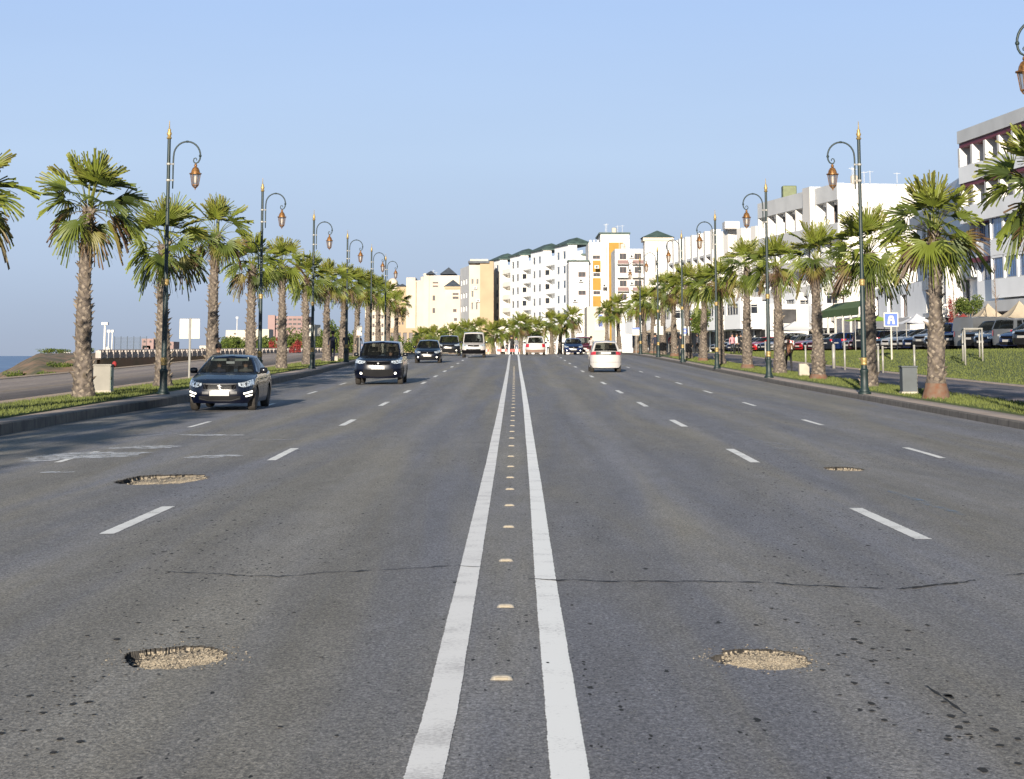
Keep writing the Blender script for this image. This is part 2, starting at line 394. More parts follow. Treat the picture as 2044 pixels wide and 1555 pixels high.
# ================================================================= SETTING
KL, KR = -9.9, 10.3          # kerb faces
def off_wobble(d, side):     # kerb lines are not dead straight
    return (0.18 if side < 0 else .16) * math.sin(d / 17.0) + .1 * math.sin(d / 6.3)
def kl(d): return KL + (-.35 if d < 46 else (-.35 + (d - 46) / 20 * .6 if d < 66 else .25 - min(1, (d - 66) / 60) * .55)) + .04 * math.sin(d / 5)
def kr(d): return KR + .05 * math.sin(d / 7) + .25 * math.exp(-((d - 125) / 25) ** 2)
DL = [-12, -6, 0, 5] + list(np.arange(9, 80, 1.5)) + list(np.arange(80, 200, 4)) + [205, 215, 230, 260, 300, 400, 600, 1000]
DL = [float(x) for x in DL]
def sheet(name, xa, xb, z, m, kind='structure', dl=DL, nx=1, zf=None):
    """strip between two lines xa(d), xb(d); z offset above the road profile"""
    b = MB(); P_ = []
    for d in dl:
        a, c = xa(d), xb(d); row = []
        for i in range(nx + 1):
            x = a + (c - a) * i / nx
            row.append((x, d, (zf(x, d) if zf else zr(d) + z)))
        row = [(row[0][0], d, row[0][2] - .2)] + row + [(row[-1][0], d, row[-1][2] - .2)]
        P_.append(row)
    b.smooth = True; b.grid([r for r in P_][::-1], None)
    o = b.build(name, m); tag(o, kind=kind); return o

# ---- potholes cut out of the road sheet
HOLES = [  # cx, cy, rx, ry, depth, label
    (-1.80, 11.18, .27, .42, .030, 'oval pothole of pale gravel low on the left lane beside the worn white line'),
    (1.30, 11.10, .26, .38, .026, 'shallow gravel pothole in the right carriageway near the bright white line'),
    (-4.60, 26.9, .56, 1.15, .05, 'long pothole with a broken left edge painted dark as shade below the spilled white paint'),
    (4.60, 29.0, .27, .55, .06, 'thin dark pothole between the dashes of the right carriageway')]
RECT = [(cx - rx * 1.35, cx + rx * 1.35, cy - ry * 1.35, cy + ry * 1.35) for cx, cy, rx, ry, dp, lb in HOLES]
xs = sorted(set([-9.1, -8.4, -7, -5.8, -3.5, -3.2, -2.6, -.9, 0, .5, 2.2, 3.2, 5.5, 6.8, 8.4] + [r for q in RECT for r in q[:2]]))
ys = sorted(set([d for d in DL] + [r for q in RECT for r in q[2:]]))
b = MB(); vid = {}
def rv(i, j):
    if (i, j) not in vid:
        d = ys[j]; x = kl(d) if i < 0 else (kr(d) if i >= len(xs) else xs[i])
        vid[(i, j)] = len(b.v); b.v.append((x, d, zroad(x, d)))
    return vid[(i, j)]
for j in range(len(ys) - 1):
    for i in range(-1, len(xs)):
        x0 = xs[i] if i >= 0 else -99; x1 = xs[i + 1] if i + 1 < len(xs) else 99
        mx, my = (x0 + x1) / 2, (ys[j] + ys[j + 1]) / 2
        if i >= 0 and i + 1 < len(xs) and any(q[0] < mx < q[1] and q[2] < my < q[3] for q in RECT): continue
        b.face((rv(i, j), rv(i + 1, j), rv(i + 1, j + 1), rv(i, j + 1)))
from mathutils import noise as NZ
def edge_r(a, H):
    cx = H[0]; c, q = math.cos(a), math.sin(a)
    return 1 + .20 * NZ.noise(Vector((c * 1.4, q * 1.4, cx))) + .10 * NZ.noise(Vector((c * 5, q * 5, cy_(H)))) + .07 * NZ.noise(Vector((c * 22, q * 22, 3 + cx))) + .03 * NZ.noise(Vector((c * 60, q * 60, cx)))
def cy_(H): return H[1]
for H in HOLES:
    cx, cy, rx, ry, dp, lb = H
    x0, x1, y0, y1 = cx - rx * 1.35, cx + rx * 1.35, cy - ry * 1.35, cy + ry * 1.35
    NA = 320; angs = sorted([2 * PI * k / NA for k in range(NA)] + [math.atan2(sy * ry, sx * rx) % (2 * PI) + .00001 for sx in (-1, 1) for sy in (-1, 1)])
    hb = MB(); hb.smooth = False
    ring0, outer = [], []
    for a in angs:
        c, q = math.cos(a), math.sin(a); e_ = edge_r(math.atan2(q / ry, c / rx), H)
        re = e_ / math.hypot(c / rx, q / ry); ro = min((rx * 1.35) / max(1e-6, abs(c)), (ry * 1.35) / max(1e-6, abs(q)))
        ring0.append((a, re)); outer.append((cx + c * ro, cy + q * ro))
    n = len(angs); bo = len(b.v)
    for k in range(n):
        a, re = ring0[k]; x, y = cx + math.cos(a) * re, cy + math.sin(a) * re
        b.v.append((x, y, zroad(x, y))); b.v.append((*outer[k], zroad(*outer[k])))
    for k in range(n):
        k2 = (k + 1) % n; b.face((bo + 2 * k, bo + 2 * k + 1, bo + 2 * k2 + 1, bo + 2 * k2))
    def hz(x, y, f):
        side = 1 - .45 * (x - cx) / rx
        g = .010 * NZ.noise(Vector((x * 48, y * 48, 0))) + .006 * NZ.noise(Vector((x * 110, y * 110, 5))) + .010 * NZ.noise(Vector((x * 9, y * 9, 3)))
        return -dp * side * (1 - .35 * max(0, f - .6)) + g
    fr = [1.0, .992, .975, .95] + [.95 * (1 - k / 34) for k in range(1, 34)]
    for fi, f in enumerate(fr):
        for k in range(n):
            a, re = ring0[k]; x, y = cx + math.cos(a) * re * f, cy + math.sin(a) * re * f
            z = 0 if fi == 0 else (hz(x, y, f) * (.45 if fi == 1 else .8 if fi == 2 else 1))
            hb.v.append((x, y, zroad(x, y) + z))
    for fi in range(len(fr) - 1):
        for k in range(n):
            k2 = (k + 1) % n; rim = fi < 1 or (fi < 9 and NZ.noise(Vector((k * .35, fi * .9, cx))) > .16) or (fi < 12 and math.cos(angs[k]) < -.75)  # dark left end paints the rim's shade onto the floor
            hb.face((fi * n + k, fi * n + k2, (fi + 1) * n + k2, (fi + 1) * n + k), 1 if rim else 0)
    m0 = len(fr) - 1; hb.face([m0 * n + k for k in range(n)], 0)
    rnd = random.Random(int(cx * 10))
    for k in range(420 if cy < 20 else 160):   # aggregate stones lying in the hole
        a = rnd.choice(ring0); q = math.sqrt(rnd.random()) * .93
        x, y = cx + a[1] * q * math.cos(a[0]), cy + a[1] * q * math.sin(a[0])
        s_ = rnd.uniform(.004, .0085) * (1 if cy < 20 else 1.8); bb = len(hb.v)
        z = zroad(x, y) + hz(x, y, q) + s_ * .3
        for (ax, ay, az) in ((1, 0, 0), (-1, 0, 0), (0, 1, 0), (0, -1, 0), (0, 0, 1), (0, 0, -1)):
            hb.v.append((x + ax * s_ * rnd.uniform(.7, 1.3), y + ay * s_ * rnd.uniform(.7, 1.3), z + az * s_ * .5))
        for f in ((0, 2, 4), (2, 1, 4), (1, 3, 4), (3, 0, 4), (2, 0, 5), (1, 2, 5), (3, 1, 5), (0, 3, 5)):
            hb.face([bb + t for t in f], 2)
    for k in range(90 if cy < 20 else 30):      # loose stones thrown out round the rim
        a = rnd.choice(ring0); q = 1 + abs(rnd.gauss(0, .28)) + .02
        x, y = cx + a[1] * q * math.cos(a[0]), cy + a[1] * q * math.sin(a[0]); s_ = rnd.uniform(.0025, .007); bb = len(hb.v); z = zroad(x, y) + s_ * .4
        for (ax, ay, az) in ((1, 0, 0), (-1, 0, 0), (0, 1, 0), (0, -1, 0), (0, 0, 1), (0, 0, -1)):
            hb.v.append((x + ax * s_ * rnd.uniform(.7, 1.3), y + ay * s_ * rnd.uniform(.7, 1.3), z + az * s_ * .6))
        for f in ((0, 2, 4), (2, 1, 4), (1, 3, 4), (3, 0, 4), (2, 0, 5), (1, 2, 5), (3, 1, 5), (0, 3, 5)): hb.face([bb + t for t in f], rnd.choice((1, 2)))
    o = hb.build('pothole', [M['gravel'], M['pit_edge_shade'], M['stone']])
    tag(o, lb, 'pothole', 'potholes in the road')
road = b.build('road', M['asphalt']); tag(road, kind='structure')

# ---- painted markings (thin sheets above the asphalt)
def ground_at(px, py):
    lo, hi = 4.0, 400.0
    f = lambda d: W(px, py, d).z - zroad(W(px, py, d).x, d)
    for _ in range(60):
        mid = (lo + hi) / 2
        if f(mid) > 0: lo = mid
        else: hi = mid
    return W(px, py, lo)
def ribbon(name, pts, w, m, z=.004, rag=0.0):
    b = MB(); L, Rr = [], []
    for i, (x, y) in enumerate(pts):
        a = Vector(pts[max(0, i - 1)]); c = Vector(pts[min(len(pts) - 1, i + 1)]); t = (c - a).normalized(); nrm = Vector((t.y, -t.x))
        ww = w(i) if callable(w) else w
        ra, rb_ = [.5 + rag * .35 * NZ.noise(Vector((y * 5, q_, 1.5))) + rag * .7 * NZ.noise(Vector((y * 40, q_, 4))) for q_ in (.3, 8.3)]
        L.append((x - nrm.x * ww * ra, y - nrm.y * ww * ra)); Rr.append((x + nrm.x * ww * rb_, y + nrm.y * ww * rb_))
    b.grid([[(p[0], p[1], zroad(*p) + z), (q[0], q[1], zroad(*q) + z)] for p, q in zip(L, Rr)][::-1])
    return b
# double centre line: picture points (x of the line's middle) traced from the photograph
LW = .15
lp = [(845, 1553), (880, 1420), (935, 1150), (950, 1075), (973, 960), (990, 870), (1001, 810), (1008, 770), (1014, 735), (1017, 712)]
rpx = [(1138, 1553), (1122, 1420), (1088, 1150), (1080, 1075), (1068, 960), (1057, 870), (1050, 810), (1044, 770), (1038, 735), (1035, 712)]
def centre_line(tr):
    g = [ground_at(*p) for p in tr]; yy = [q.y for q in g]; xx = [q.x for q in g]
    out = []
    for d in [2, 5] + list(np.arange(7, 14, .012)) + list(np.arange(14, 30, .04)) + list(np.arange(30, 60, 1.2)) + list(np.arange(60, 200, 4)):
        x = np.interp(d, yy, xx) if d > yy[0] else xx[0] + (d - yy[0]) * (xx[1] - xx[0]) / (yy[1] - yy[0])
        out.append((float(x), float(d)))
    return out
cl_l, cl_r = centre_line(lp), centre_line(rpx)
tag(ribbon('x', cl_l, .15, None, rag=.05).build('centre_line_marking', M['line_l']), kind='structure')
tag(ribbon('x', cl_r, .15, None, rag=.05).build('centre_line_marking', M['line_r']), kind='structure')
b = MB()
def dash(x, d0, ln, w=.14):
    P_ = []; d0 += .22
    for k in range(81):
        d = d0 + ln * k / 80; e1, e2 = [w * (.5 + .05 * NZ.noise(Vector((d * 14, x + q_, 1.5)))) for q_ in (.3, 8.3)]; P_.append([(x - e1, d, zroad(x - w / 2, d) + .004), (x + e2, d, zroad(x + w / 2, d) + .004)])
    b.grid(P_[::-1])
for k in range(-1, 14):
    dash(-3.66, 18.4 + 12.5 * k, 3.3)
    dash(3.56, 17.85 + 12.5 * k, 3.6)
    if k < 9:
        dash(-6.95, 31.2 + 12.6 * k, 3.0, .11); dash(6.55, 31.4 + 12.2 * k, 3.0, .11)
tag(b.build('lane_marking', M['dash']), kind='structure')
# cracks
def crack(pts, name='road_crack', wd=.02):
    g = [ground_at(*p) for p in pts]; rnd = random.Random(len(pts)); out = []
    for i in range(len(g) - 1):
        n = max(2, int((g[i + 1] - g[i]).length / .02))
        for k in range(n):
            t = k / n; q = g[i].lerp(g[i + 1], t)
            out.append((q.x, q.y + .09 * NZ.noise(Vector((q.x * 3.5, 1.7, 0))) + .05 * NZ.noise(Vector((q.x * 14, .7, 0))) + .02 * NZ.noise(Vector((q.x * 50, .7, 0)))))
    b = ribbon('x', out, lambda i: max(.0005, wd * (.85 + 1.8 * NZ.noise(Vector((i * .16, 2, 0))) + 1.0 * NZ.noise(Vector((i * .03, 7, 0))))), None, z=.0075)
    tag(b.build(name, M['crack']), kind='structure')
crack([(330, 1143), (480, 1148), (560, 1151), (700, 1142), (800, 1136), (905, 1131), (975, 1132)])
crack([(1055, 1157), (1180, 1160), (1350, 1162), (1480, 1161), (1600, 1168), (1700, 1174), (1800, 1177), (1900, 1164), (1965, 1154)], wd=.032)
crack([(2010, 1150), (2060, 1143)])
crack([(1845, 1368), (1880, 1392), (1925, 1425)], wd=.012)
# small worn pits in the outer wheel tracks, where the surfacing has begun to break up
b = MB(); rnd = random.Random(3)
def pit(x, y, s):
    n = 9; a0 = rnd.uniform(0, 6); st = rnd.uniform(1.4, 2.8); b.poly([(x + s * math.cos(2 * PI * k / n) * (1 + .8 * NZ.noise(Vector((k * .9, a0, 0)))), y + s * st * math.sin(2 * PI * k / n) * (1 + .45 * NZ.noise(Vector((k * .9, a0, 4)))), zroad(x, y) + .004) for k in range(n)])
for (ax, ay, bx, by, w, n_, smax) in ((30, 1500, 330, 1240, .16, 60, .016), (150, 1420, 520, 1180, .20, 50, .010), (1640, 1230, 1960, 1500, .28, 70, .018), (1500, 1180, 1800, 1330, .22, 45, .011), (1800, 1400, 2040, 1540, .18, 30, .018), (1400, 960, 1560, 1150, .22, 40, .011), (1200, 1000, 1300, 1300, .8, 26, .009), (300, 1090, 620, 1150, .4, 34, .012), (60, 1380, 160, 1530, .14, 22, .015), (600, 1200, 760, 1500, .5, 16, .012)):
    pa, pb = ground_at(ax, ay), ground_at(bx, by)
    for k in range(n_):
        q = pa.lerp(pb, rnd.random()); x, y = q.x + rnd.gauss(0, w), q.y + rnd.gauss(0, w * 1.2)
        if any(((x - h[0]) / h[2]) ** 2 + ((y - h[1]) / h[3]) ** 2 < 1.9 for h in HOLES): continue
        pit(x, y, smax * .85 * rnd.uniform(.12, 1) ** 1.8 + .003)
tag(b.build('road_pits', M['crack']), kind='structure')
# spilled paint: thin irregular films
def smear_mat(name, col, lo, hi):
    m = bpy.data.materials.new(name); m.use_nodes = True
    n, l = m.node_tree.nodes, m.node_tree.links; p = n['Principled BSDF']; p.inputs['Base Color'].default_value = (*col, 1); p.inputs['Roughness'].default_value = .7
    g = n.new('ShaderNodeNewGeometry'); mp = n.new('ShaderNodeMapping'); mp.inputs['Scale'].default_value = (1, .6, 1)
    a = n.new('ShaderNodeTexNoise'); a.inputs['Scale'].default_value = 5; a.inputs['Detail'].default_value = 7; a.inputs['Roughness'].default_value = .7
    l.new(g.outputs['Position'], mp.inputs[0]); l.new(mp.outputs[0], a.inputs['Vector'])
    r = n.new('ShaderNodeValToRGB'); r.color_ramp.elements[0].position = lo; r.color_ramp.elements[1].position = hi
    r.color_ramp.elements[0].color = (0, 0, 0, 1); r.color_ramp.elements[1].color = (.9, .9, .9, 1)
    l.new(a.outputs['Fac'], r.inputs[0]); l.new(r.outputs[0], p.inputs['Alpha']); return m
M['smear'] = smear_mat('spilled_white_paint', (.62, .63, .64), .38, .62)
M['smear_faint'] = smear_mat('faint_pale_scuff', (.42, .43, .45), .44, .80)
M['smear_blue'] = smear_mat('faint_blue_scuff', (.20, .30, .42), .44, .85)
def smear(pts, w, m, name='paint_smear'):
    g = [ground_at(*p) for p in pts]; out = []
    for i in range(len(g) - 1):
        for k in range(8):
            q = g[i].lerp(g[i + 1], k / 8); out.append((q.x, q.y))
    n = len(out)
    b = ribbon('x', out, lambda i: w * (.25 + math.sin(PI * i / n)) * (1 + .5 * NZ.noise(Vector((i * .4, w, 0)))), None, z=.0065)
    tag(b.build(name, M[m]), kind='structure')
smear([(60, 922), (130, 912), (180, 906), (265, 908)], 1.0, 'smear')
smear([(215, 896), (300, 893), (365, 890)], .9, 'smear')
smear([(150, 914), (200, 909), (255, 911)], 1.6, 'smear')
smear([(270, 874), (300, 868), (340, 864)], .5, 'smear_faint')
smear([(360, 868), (420, 869), (500, 870)], .5, 'smear')
smear([(485, 880), (540, 879), (608, 876)], .6, 'smear_faint')
smear([(370, 915), (420, 912), (490, 909)], .6, 'smear')
smear([(80, 944), (110, 943), (142, 944)], .35, 'smear')
smear([(1500, 876), (1540, 887), (1580, 900)], .35, 'smear_faint')
smear([(1770, 980), (1850, 1005), (1940, 1035)], .12, 'smear_blue')
smear([(1680, 900), (1740, 905)], .25, 'smear_faint')

# ---- studs
EQ = [10.2, 13.1, 16.0, 19.1, 21.8, 24.4, 26.7, 29.3, 31.8, 34.9] + [37.7 + 2.75 * i for i in range(31)]
b = MB(); b.smooth = True
rows = []
for i in range(9):
    y = -.05 + .1 * i / 8; row = []
    for j in range(13):
        a = -1 + 2 * j / 12; x = .056 * a
        z = .019 * max(0, 1 - abs(a) ** 4) ** .6 * max(0, 1 - abs(y / .05) ** 4) ** .6
        row.append((x, y, z))
    rows.append(row)
b.grid(rows[::-1])
M['stud'] = mat('cream_ceramic_stud', (.34, .305, .25), .6, var=.2, scale=40)
M['stud_lens'] = mat('amber_reflector', (.17, .14, .095), .5, var=.2)
stud_me = b.mesh('stud_body', M['stud'])
b = MB(); b.box((0, -.051, .0085), (.032, .004, .0055)); refl_me = b.mesh('reflector', M['stud_lens'])
stx = centre_line([(1002, 1348), (1010, 1206), (1010, 1115), (1016, 1049), (1017, 1006), (1020, 912), (1025, 800), (1026.5, 712)])
sxx, syy = [p[0] for p in stx], [p[1] for p in stx]
def ordn(i): return ['first', 'second', 'third', 'fourth', 'fifth', 'sixth', 'seventh', 'eighth', 'ninth', 'tenth', 'eleventh', 'twelfth',
    'thirteenth', 'fourteenth', 'fifteenth', 'sixteenth', 'seventeenth', 'eighteenth', 'nineteenth', 'twentieth'][i]
def ordx(i):
    if i < 20: return ordn(i)
    t = ['twenty', 'thirty', 'forty', 'fifty'][(i + 1) // 10 - 2]; r = (i + 1) % 10
    return (t + '-' + ordn(r - 1)) if r else t[:-1] + 'ieth'
stud = link_mesh('road_stud', stud_me); link_mesh('reflector', refl_me, stud)
for i, d in enumerate(EQ):
    o = stud if i == 0 else copy_tree(stud)
    d += .22; o.location = (float(np.interp(d, syy, sxx)), d, zr(d) + .001)
    o.rotation_euler = (math.atan2(zr(d + 1) - zr(d - 1), 2), 0, random.uniform(-.08, .08))
    tag(o, 'largest cream road stud, lowest in the picture between the white lines' if i == 0 else
        'cream road stud between the white lines, %s up from the bottom' % ordx(i), 'road stud', 'row of road studs between the centre lines')

# ---- kerbs, pavements, verges
KH = .14
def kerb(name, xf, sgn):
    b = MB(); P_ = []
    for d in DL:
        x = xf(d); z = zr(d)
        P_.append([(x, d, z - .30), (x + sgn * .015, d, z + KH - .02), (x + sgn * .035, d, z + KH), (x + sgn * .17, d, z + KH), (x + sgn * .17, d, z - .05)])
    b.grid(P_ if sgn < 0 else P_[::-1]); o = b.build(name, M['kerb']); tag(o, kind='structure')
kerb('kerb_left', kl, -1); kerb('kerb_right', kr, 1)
VL, VR = -10.95, 11.25
sheet('pavement_left', lambda d: VL, lambda d: kl(d) - .17, KH - .004, M['pave'])
sheet('pavement_right', lambda d: kr(d) + .17, lambda d: VR, KH - .004, M['pave'])
def vz(x, d): return zr(d) + KH + .02
sheet('verge_left', lambda d: -13.0, lambda d: VL, KH + .03, M['grass_base'])
sheet('verge_right', lambda d: VR, lambda d: 13.2, KH + .03, M['grass_base'])
sheet('sandy_edge_left', lambda d: -13.9, lambda d: -13.0, KH + .01, M['tan'])
sheet('promenade', lambda d: -20.6, lambda d: -13.9, KH, M['promenade'])
sheet('promenade_edge', lambda d: -21.3, lambda d: -20.6, KH + .02, M['tan'])
sheet('path_edge_near', lambda d: 13.2, lambda d: 13.5, KH + .01, M['pave'])
sheet('path_right', lambda d: 13.5, lambda d: 17.5, KH, M['path'])
sheet('path_edge', lambda d: 17.5, lambda d: 17.8, KH + .04, M['pave'])
b = MB()
for i, xx in enumerate((-16.3,)):
    b.grid([[(xx - .06, d, zr(d) + KH + .004), (xx + .06, d, zr(d) + KH + .004)] for d in DL if d > 20][::-1])
tag(b.build('promenade_marking', M['tan']), kind='structure')
def bank_z(x, d):
    t = max(0, min(1, (x - 17.8) / 6.2)); s = t * t * (3 - 2 * t); z0 = zr(d) + KH + .03
    top = max(1.78, z0 + .05)
    return z0 + (top - z0) * s + .03 * NZ.noise(Vector((x * .3, d * .1, 0)))
sheet('grass_bank', lambda d: 17.8, lambda d: 24.4, 0, M['grass_base'], nx=16, zf=bank_z)
def park_z(x, d): return max(1.78, zr(d) + .22)
sheet('car_park_ground', lambda d: 24.4, lambda d: 90, 0, M['path'], nx=3, zf=park_z)
# ---- seaward terrain: a dip, a headland and the cliff down to the water
def land_z(x, d):
    edge = -.2325 * max(d, 165) + .8 * NZ.noise(Vector((0, d * .05, 0)))
    base = zr(d) + .05
    k = min(1, max(0, (-x - 23) / 9.0))                    # the dip next to the promenade
    dip = 1 / (1 + math.exp((d - 171) / 7.5))
    z = base - k * dip * (2.9 + .05 * max(0, -x - 32)) - .35 * min(1, max(0, (-x - 21.3) / 2)) * dip
    if d > 160: z += (.12 * NZ.noise(Vector((x * .12, d * .05, 2))))* min(1, (d - 160) / 30)
    if x < edge: z -= (edge - x) * (.62 + .2 * NZ.noise(Vector((x * .2, d * .08, 5))))
    z += k * (.75 * NZ.noise(Vector((x * .3, d * .12, 1))) + .40 * NZ.noise(Vector((x * .8, d * .25, 4))) - .35 * abs(NZ.noise(Vector((x * 1.1, d * .08, 9))))) * min(1, dip * 3 + .35)
    return max(z, -13.5)
b = MB(); b.smooth = True; P_ = []
dd = [-20, 0, 15, 30, 45, 60, 75] + list(np.arange(85, 150, 5)) + list(np.arange(150, 205, 1.6)) + list(np.arange(208, 300, 8)) + [320, 360, 420, 500, 600, 800, 1100]
for d in dd:
    P_.append([(x, float(d), land_z(x, d)) for x in list(np.arange(-21.3, -75, -.6)) + [-80, -90, -100, -120, -150, -200, -300]])
b.grid(P_)
o = b.build('headland', M['cliff']); tag(o, kind='structure')
# far ground under buildings
b = MB(); b.grid([[(x, y, 1.38) for x in (-20.9, 0, 100, 600)] for y in (230, 400, 900, 1500)][::-1])
tag(b.build('ground', M['tan']), kind='structure')
# sea
def sea_mat():
    m = bpy.data.materials.new('sea_water'); m.use_nodes = True
    n, l = m.node_tree.nodes, m.node_tree.links; p = n['Principled BSDF']
    p.inputs['Roughness'].default_value = .35; g = n.new('ShaderNodeNewGeometry')
    mp = n.new('ShaderNodeMapping'); mp.inputs['Scale'].default_value = (.02, .006, 1)
    nz = n.new('ShaderNodeTexNoise'); nz.inputs['Scale'].default_value = 1.0; nz.inputs['Detail'].default_value = 8
    l.new(g.outputs['Position'], mp.inputs[0]); l.new(mp.outputs[0], nz.inputs['Vector'])
    r = n.new('ShaderNodeValToRGB'); r.color_ramp.elements[0].position = .45; r.color_ramp.elements[1].position = .72
    r.color_ramp.elements[0].color = (.035, .085, .19, 1); r.color_ramp.elements[1].color = (.42, .46, .52, 1)
    e = r.color_ramp.elements.new(.60); e.color = (.06, .125, .24, 1)
    l.new(nz.outputs['Fac'], r.inputs[0])
    l.new(r.outputs[0], p.inputs['Base Color'])
    bu = n.new('ShaderNodeBump'); bu.inputs['Distance'].default_value = .6; l.new(nz.outputs['Fac'], bu.inputs['Height']); l.new(bu.outputs[0], p.inputs['Normal'])
    return m
M['sea'] = sea_mat()
b = MB(); b.grid([[(x, y, -12.0) for x in (-14000, -3000, -300, 40)] for y in (-100, 400, 2000, 12000)][::-1])
tag(b.build('sea', M['sea']), kind='structure')

# ---- grass blades on the verges and the bank
def grass(name, rects, n, h, zf, seed, mt, lab):
    rg = np.random.default_rng(seed); V = []; 
    for (x0, x1, y0, y1, k) in rects:
        xs_ = rg.uniform(x0, x1, k); u = rg.random(k); ys_ = y0 * (y1 / y0) ** u
        for x, y in zip(xs_, ys_):
            z = zf(x, y); a = rg.uniform(0, PI); w = .006 * (1 + y / 60); hh = h * rg.uniform(.5, 1.3)
            dx, dy = math.cos(a) * w, math.sin(a) * w; lx, ly = rg.normal(0, .35 * h, 2)
            V += [(x - dx, y - dy, z), (x + dx, y + dy, z), (x + lx, y + ly, z + hh)]
    me = bpy.data.meshes.new(name); me.from_pydata(V, [], [(3 * i, 3 * i + 1, 3 * i + 2) for i in range(len(V) // 3)])
    me.materials.append(mt); o = bpy.data.objects.new(name, me); COL.objects.link(o)
    tag(o, lab, 'grass', kind='stuff'); return o
M['blade'] = mat('grass_blades', (.105, .125, .022), .8, col2=(.06, .075, .016), scale=1.2, world_co=True)
grass('grass', [(-13.0, VL, 38, 150, 26000)], 0, .07, lambda x, y: zr(y) + KH + .03, 1, M['blade'], 'short green grass on the seaward verge under the palms')
grass('grass', [(VR, 13.2, 38, 150, 26000)], 0, .07, lambda x, y: zr(y) + KH + .03, 2, M['blade'], 'short green grass on the landward verge between kerb and path')
grass('grass', [(17.85, 24.4, 68, 190, 48000)], 0, .08, bank_z, 3, M['blade'], 'mown green grass on the bank in front of the car park')

# ================================================================= PALMS
def leaf_mat(name, cols):
    m = bpy.data.materials.new(name); m.use_nodes = True
    n, l = m.node_tree.nodes, m.node_tree.links; n.clear()
    o = n.new('ShaderNodeOutputMaterial'); p = n.new('ShaderNodeBsdfPrincipled'); p.inputs['Roughness'].default_value = .55
    t = n.new('ShaderNodeBsdfTranslucent'); mx = n.new('ShaderNodeMixShader'); mx.inputs[0].default_value = .25
    a = n.new('ShaderNodeAttribute'); a.attribute_name = 'tint'
    r = n.new('ShaderNodeValToRGB'); els = r.color_ramp.elements
    els[0].position = cols[0][0]; els[0].color = (*cols[0][1], 1); els[1].position = cols[-1][0]; els[1].color = (*cols[-1][1], 1)
    for pos, c in cols[1:-1]:
        e = els.new(pos); e.color = (*c, 1)
    l.new(a.outputs['Fac'], r.inputs[0]); l.new(r.outputs[0], p.inputs['Base Color']); l.new(r.outputs[0], t.inputs[0])
    l.new(p.outputs[0], mx.inputs[1]); l.new(t.outputs[0], mx.inputs[2]); l.new(mx.outputs[0], o.inputs[0]); return m
M['frond'] = leaf_mat('palm_frond', [(0, (.018, .033, .010)), (.25, (.062, .086, .013)), (.5, (.148, .178, .020)), (.74, (.15, .135, .028)), (.88, (.11, .065, .03)), (1.0, (.05, .028, .016))])
M['trunk'] = mat('palm_trunk_bark', (.13, .105, .085), .9, col2=(.038, .03, .024), scale=9, bump=.8, bscale=25)
M['boot'] = mat('palm_leaf_base', (.235, .195, .15), .9, col2=(.08, .062, .046), scale=6)
M['trunk_brown'] = mat('brown_trunk_foot', (.125, .088, .062), .9, col2=(.12, .05, .025), scale=8)
def attr_mesh(name, V, F_, T, mats, mi=None):
    me = bpy.data.meshes.new(name); me.from_pydata(V, [], F_)
    for m in mats: me.materials.append(m)
    a = me.attributes.new('tint', 'FLOAT', 'POINT'); a.data.foreach_set('value', T)
    if mi: me.polygons.foreach_set('material_index', mi)
    me.update(); return me
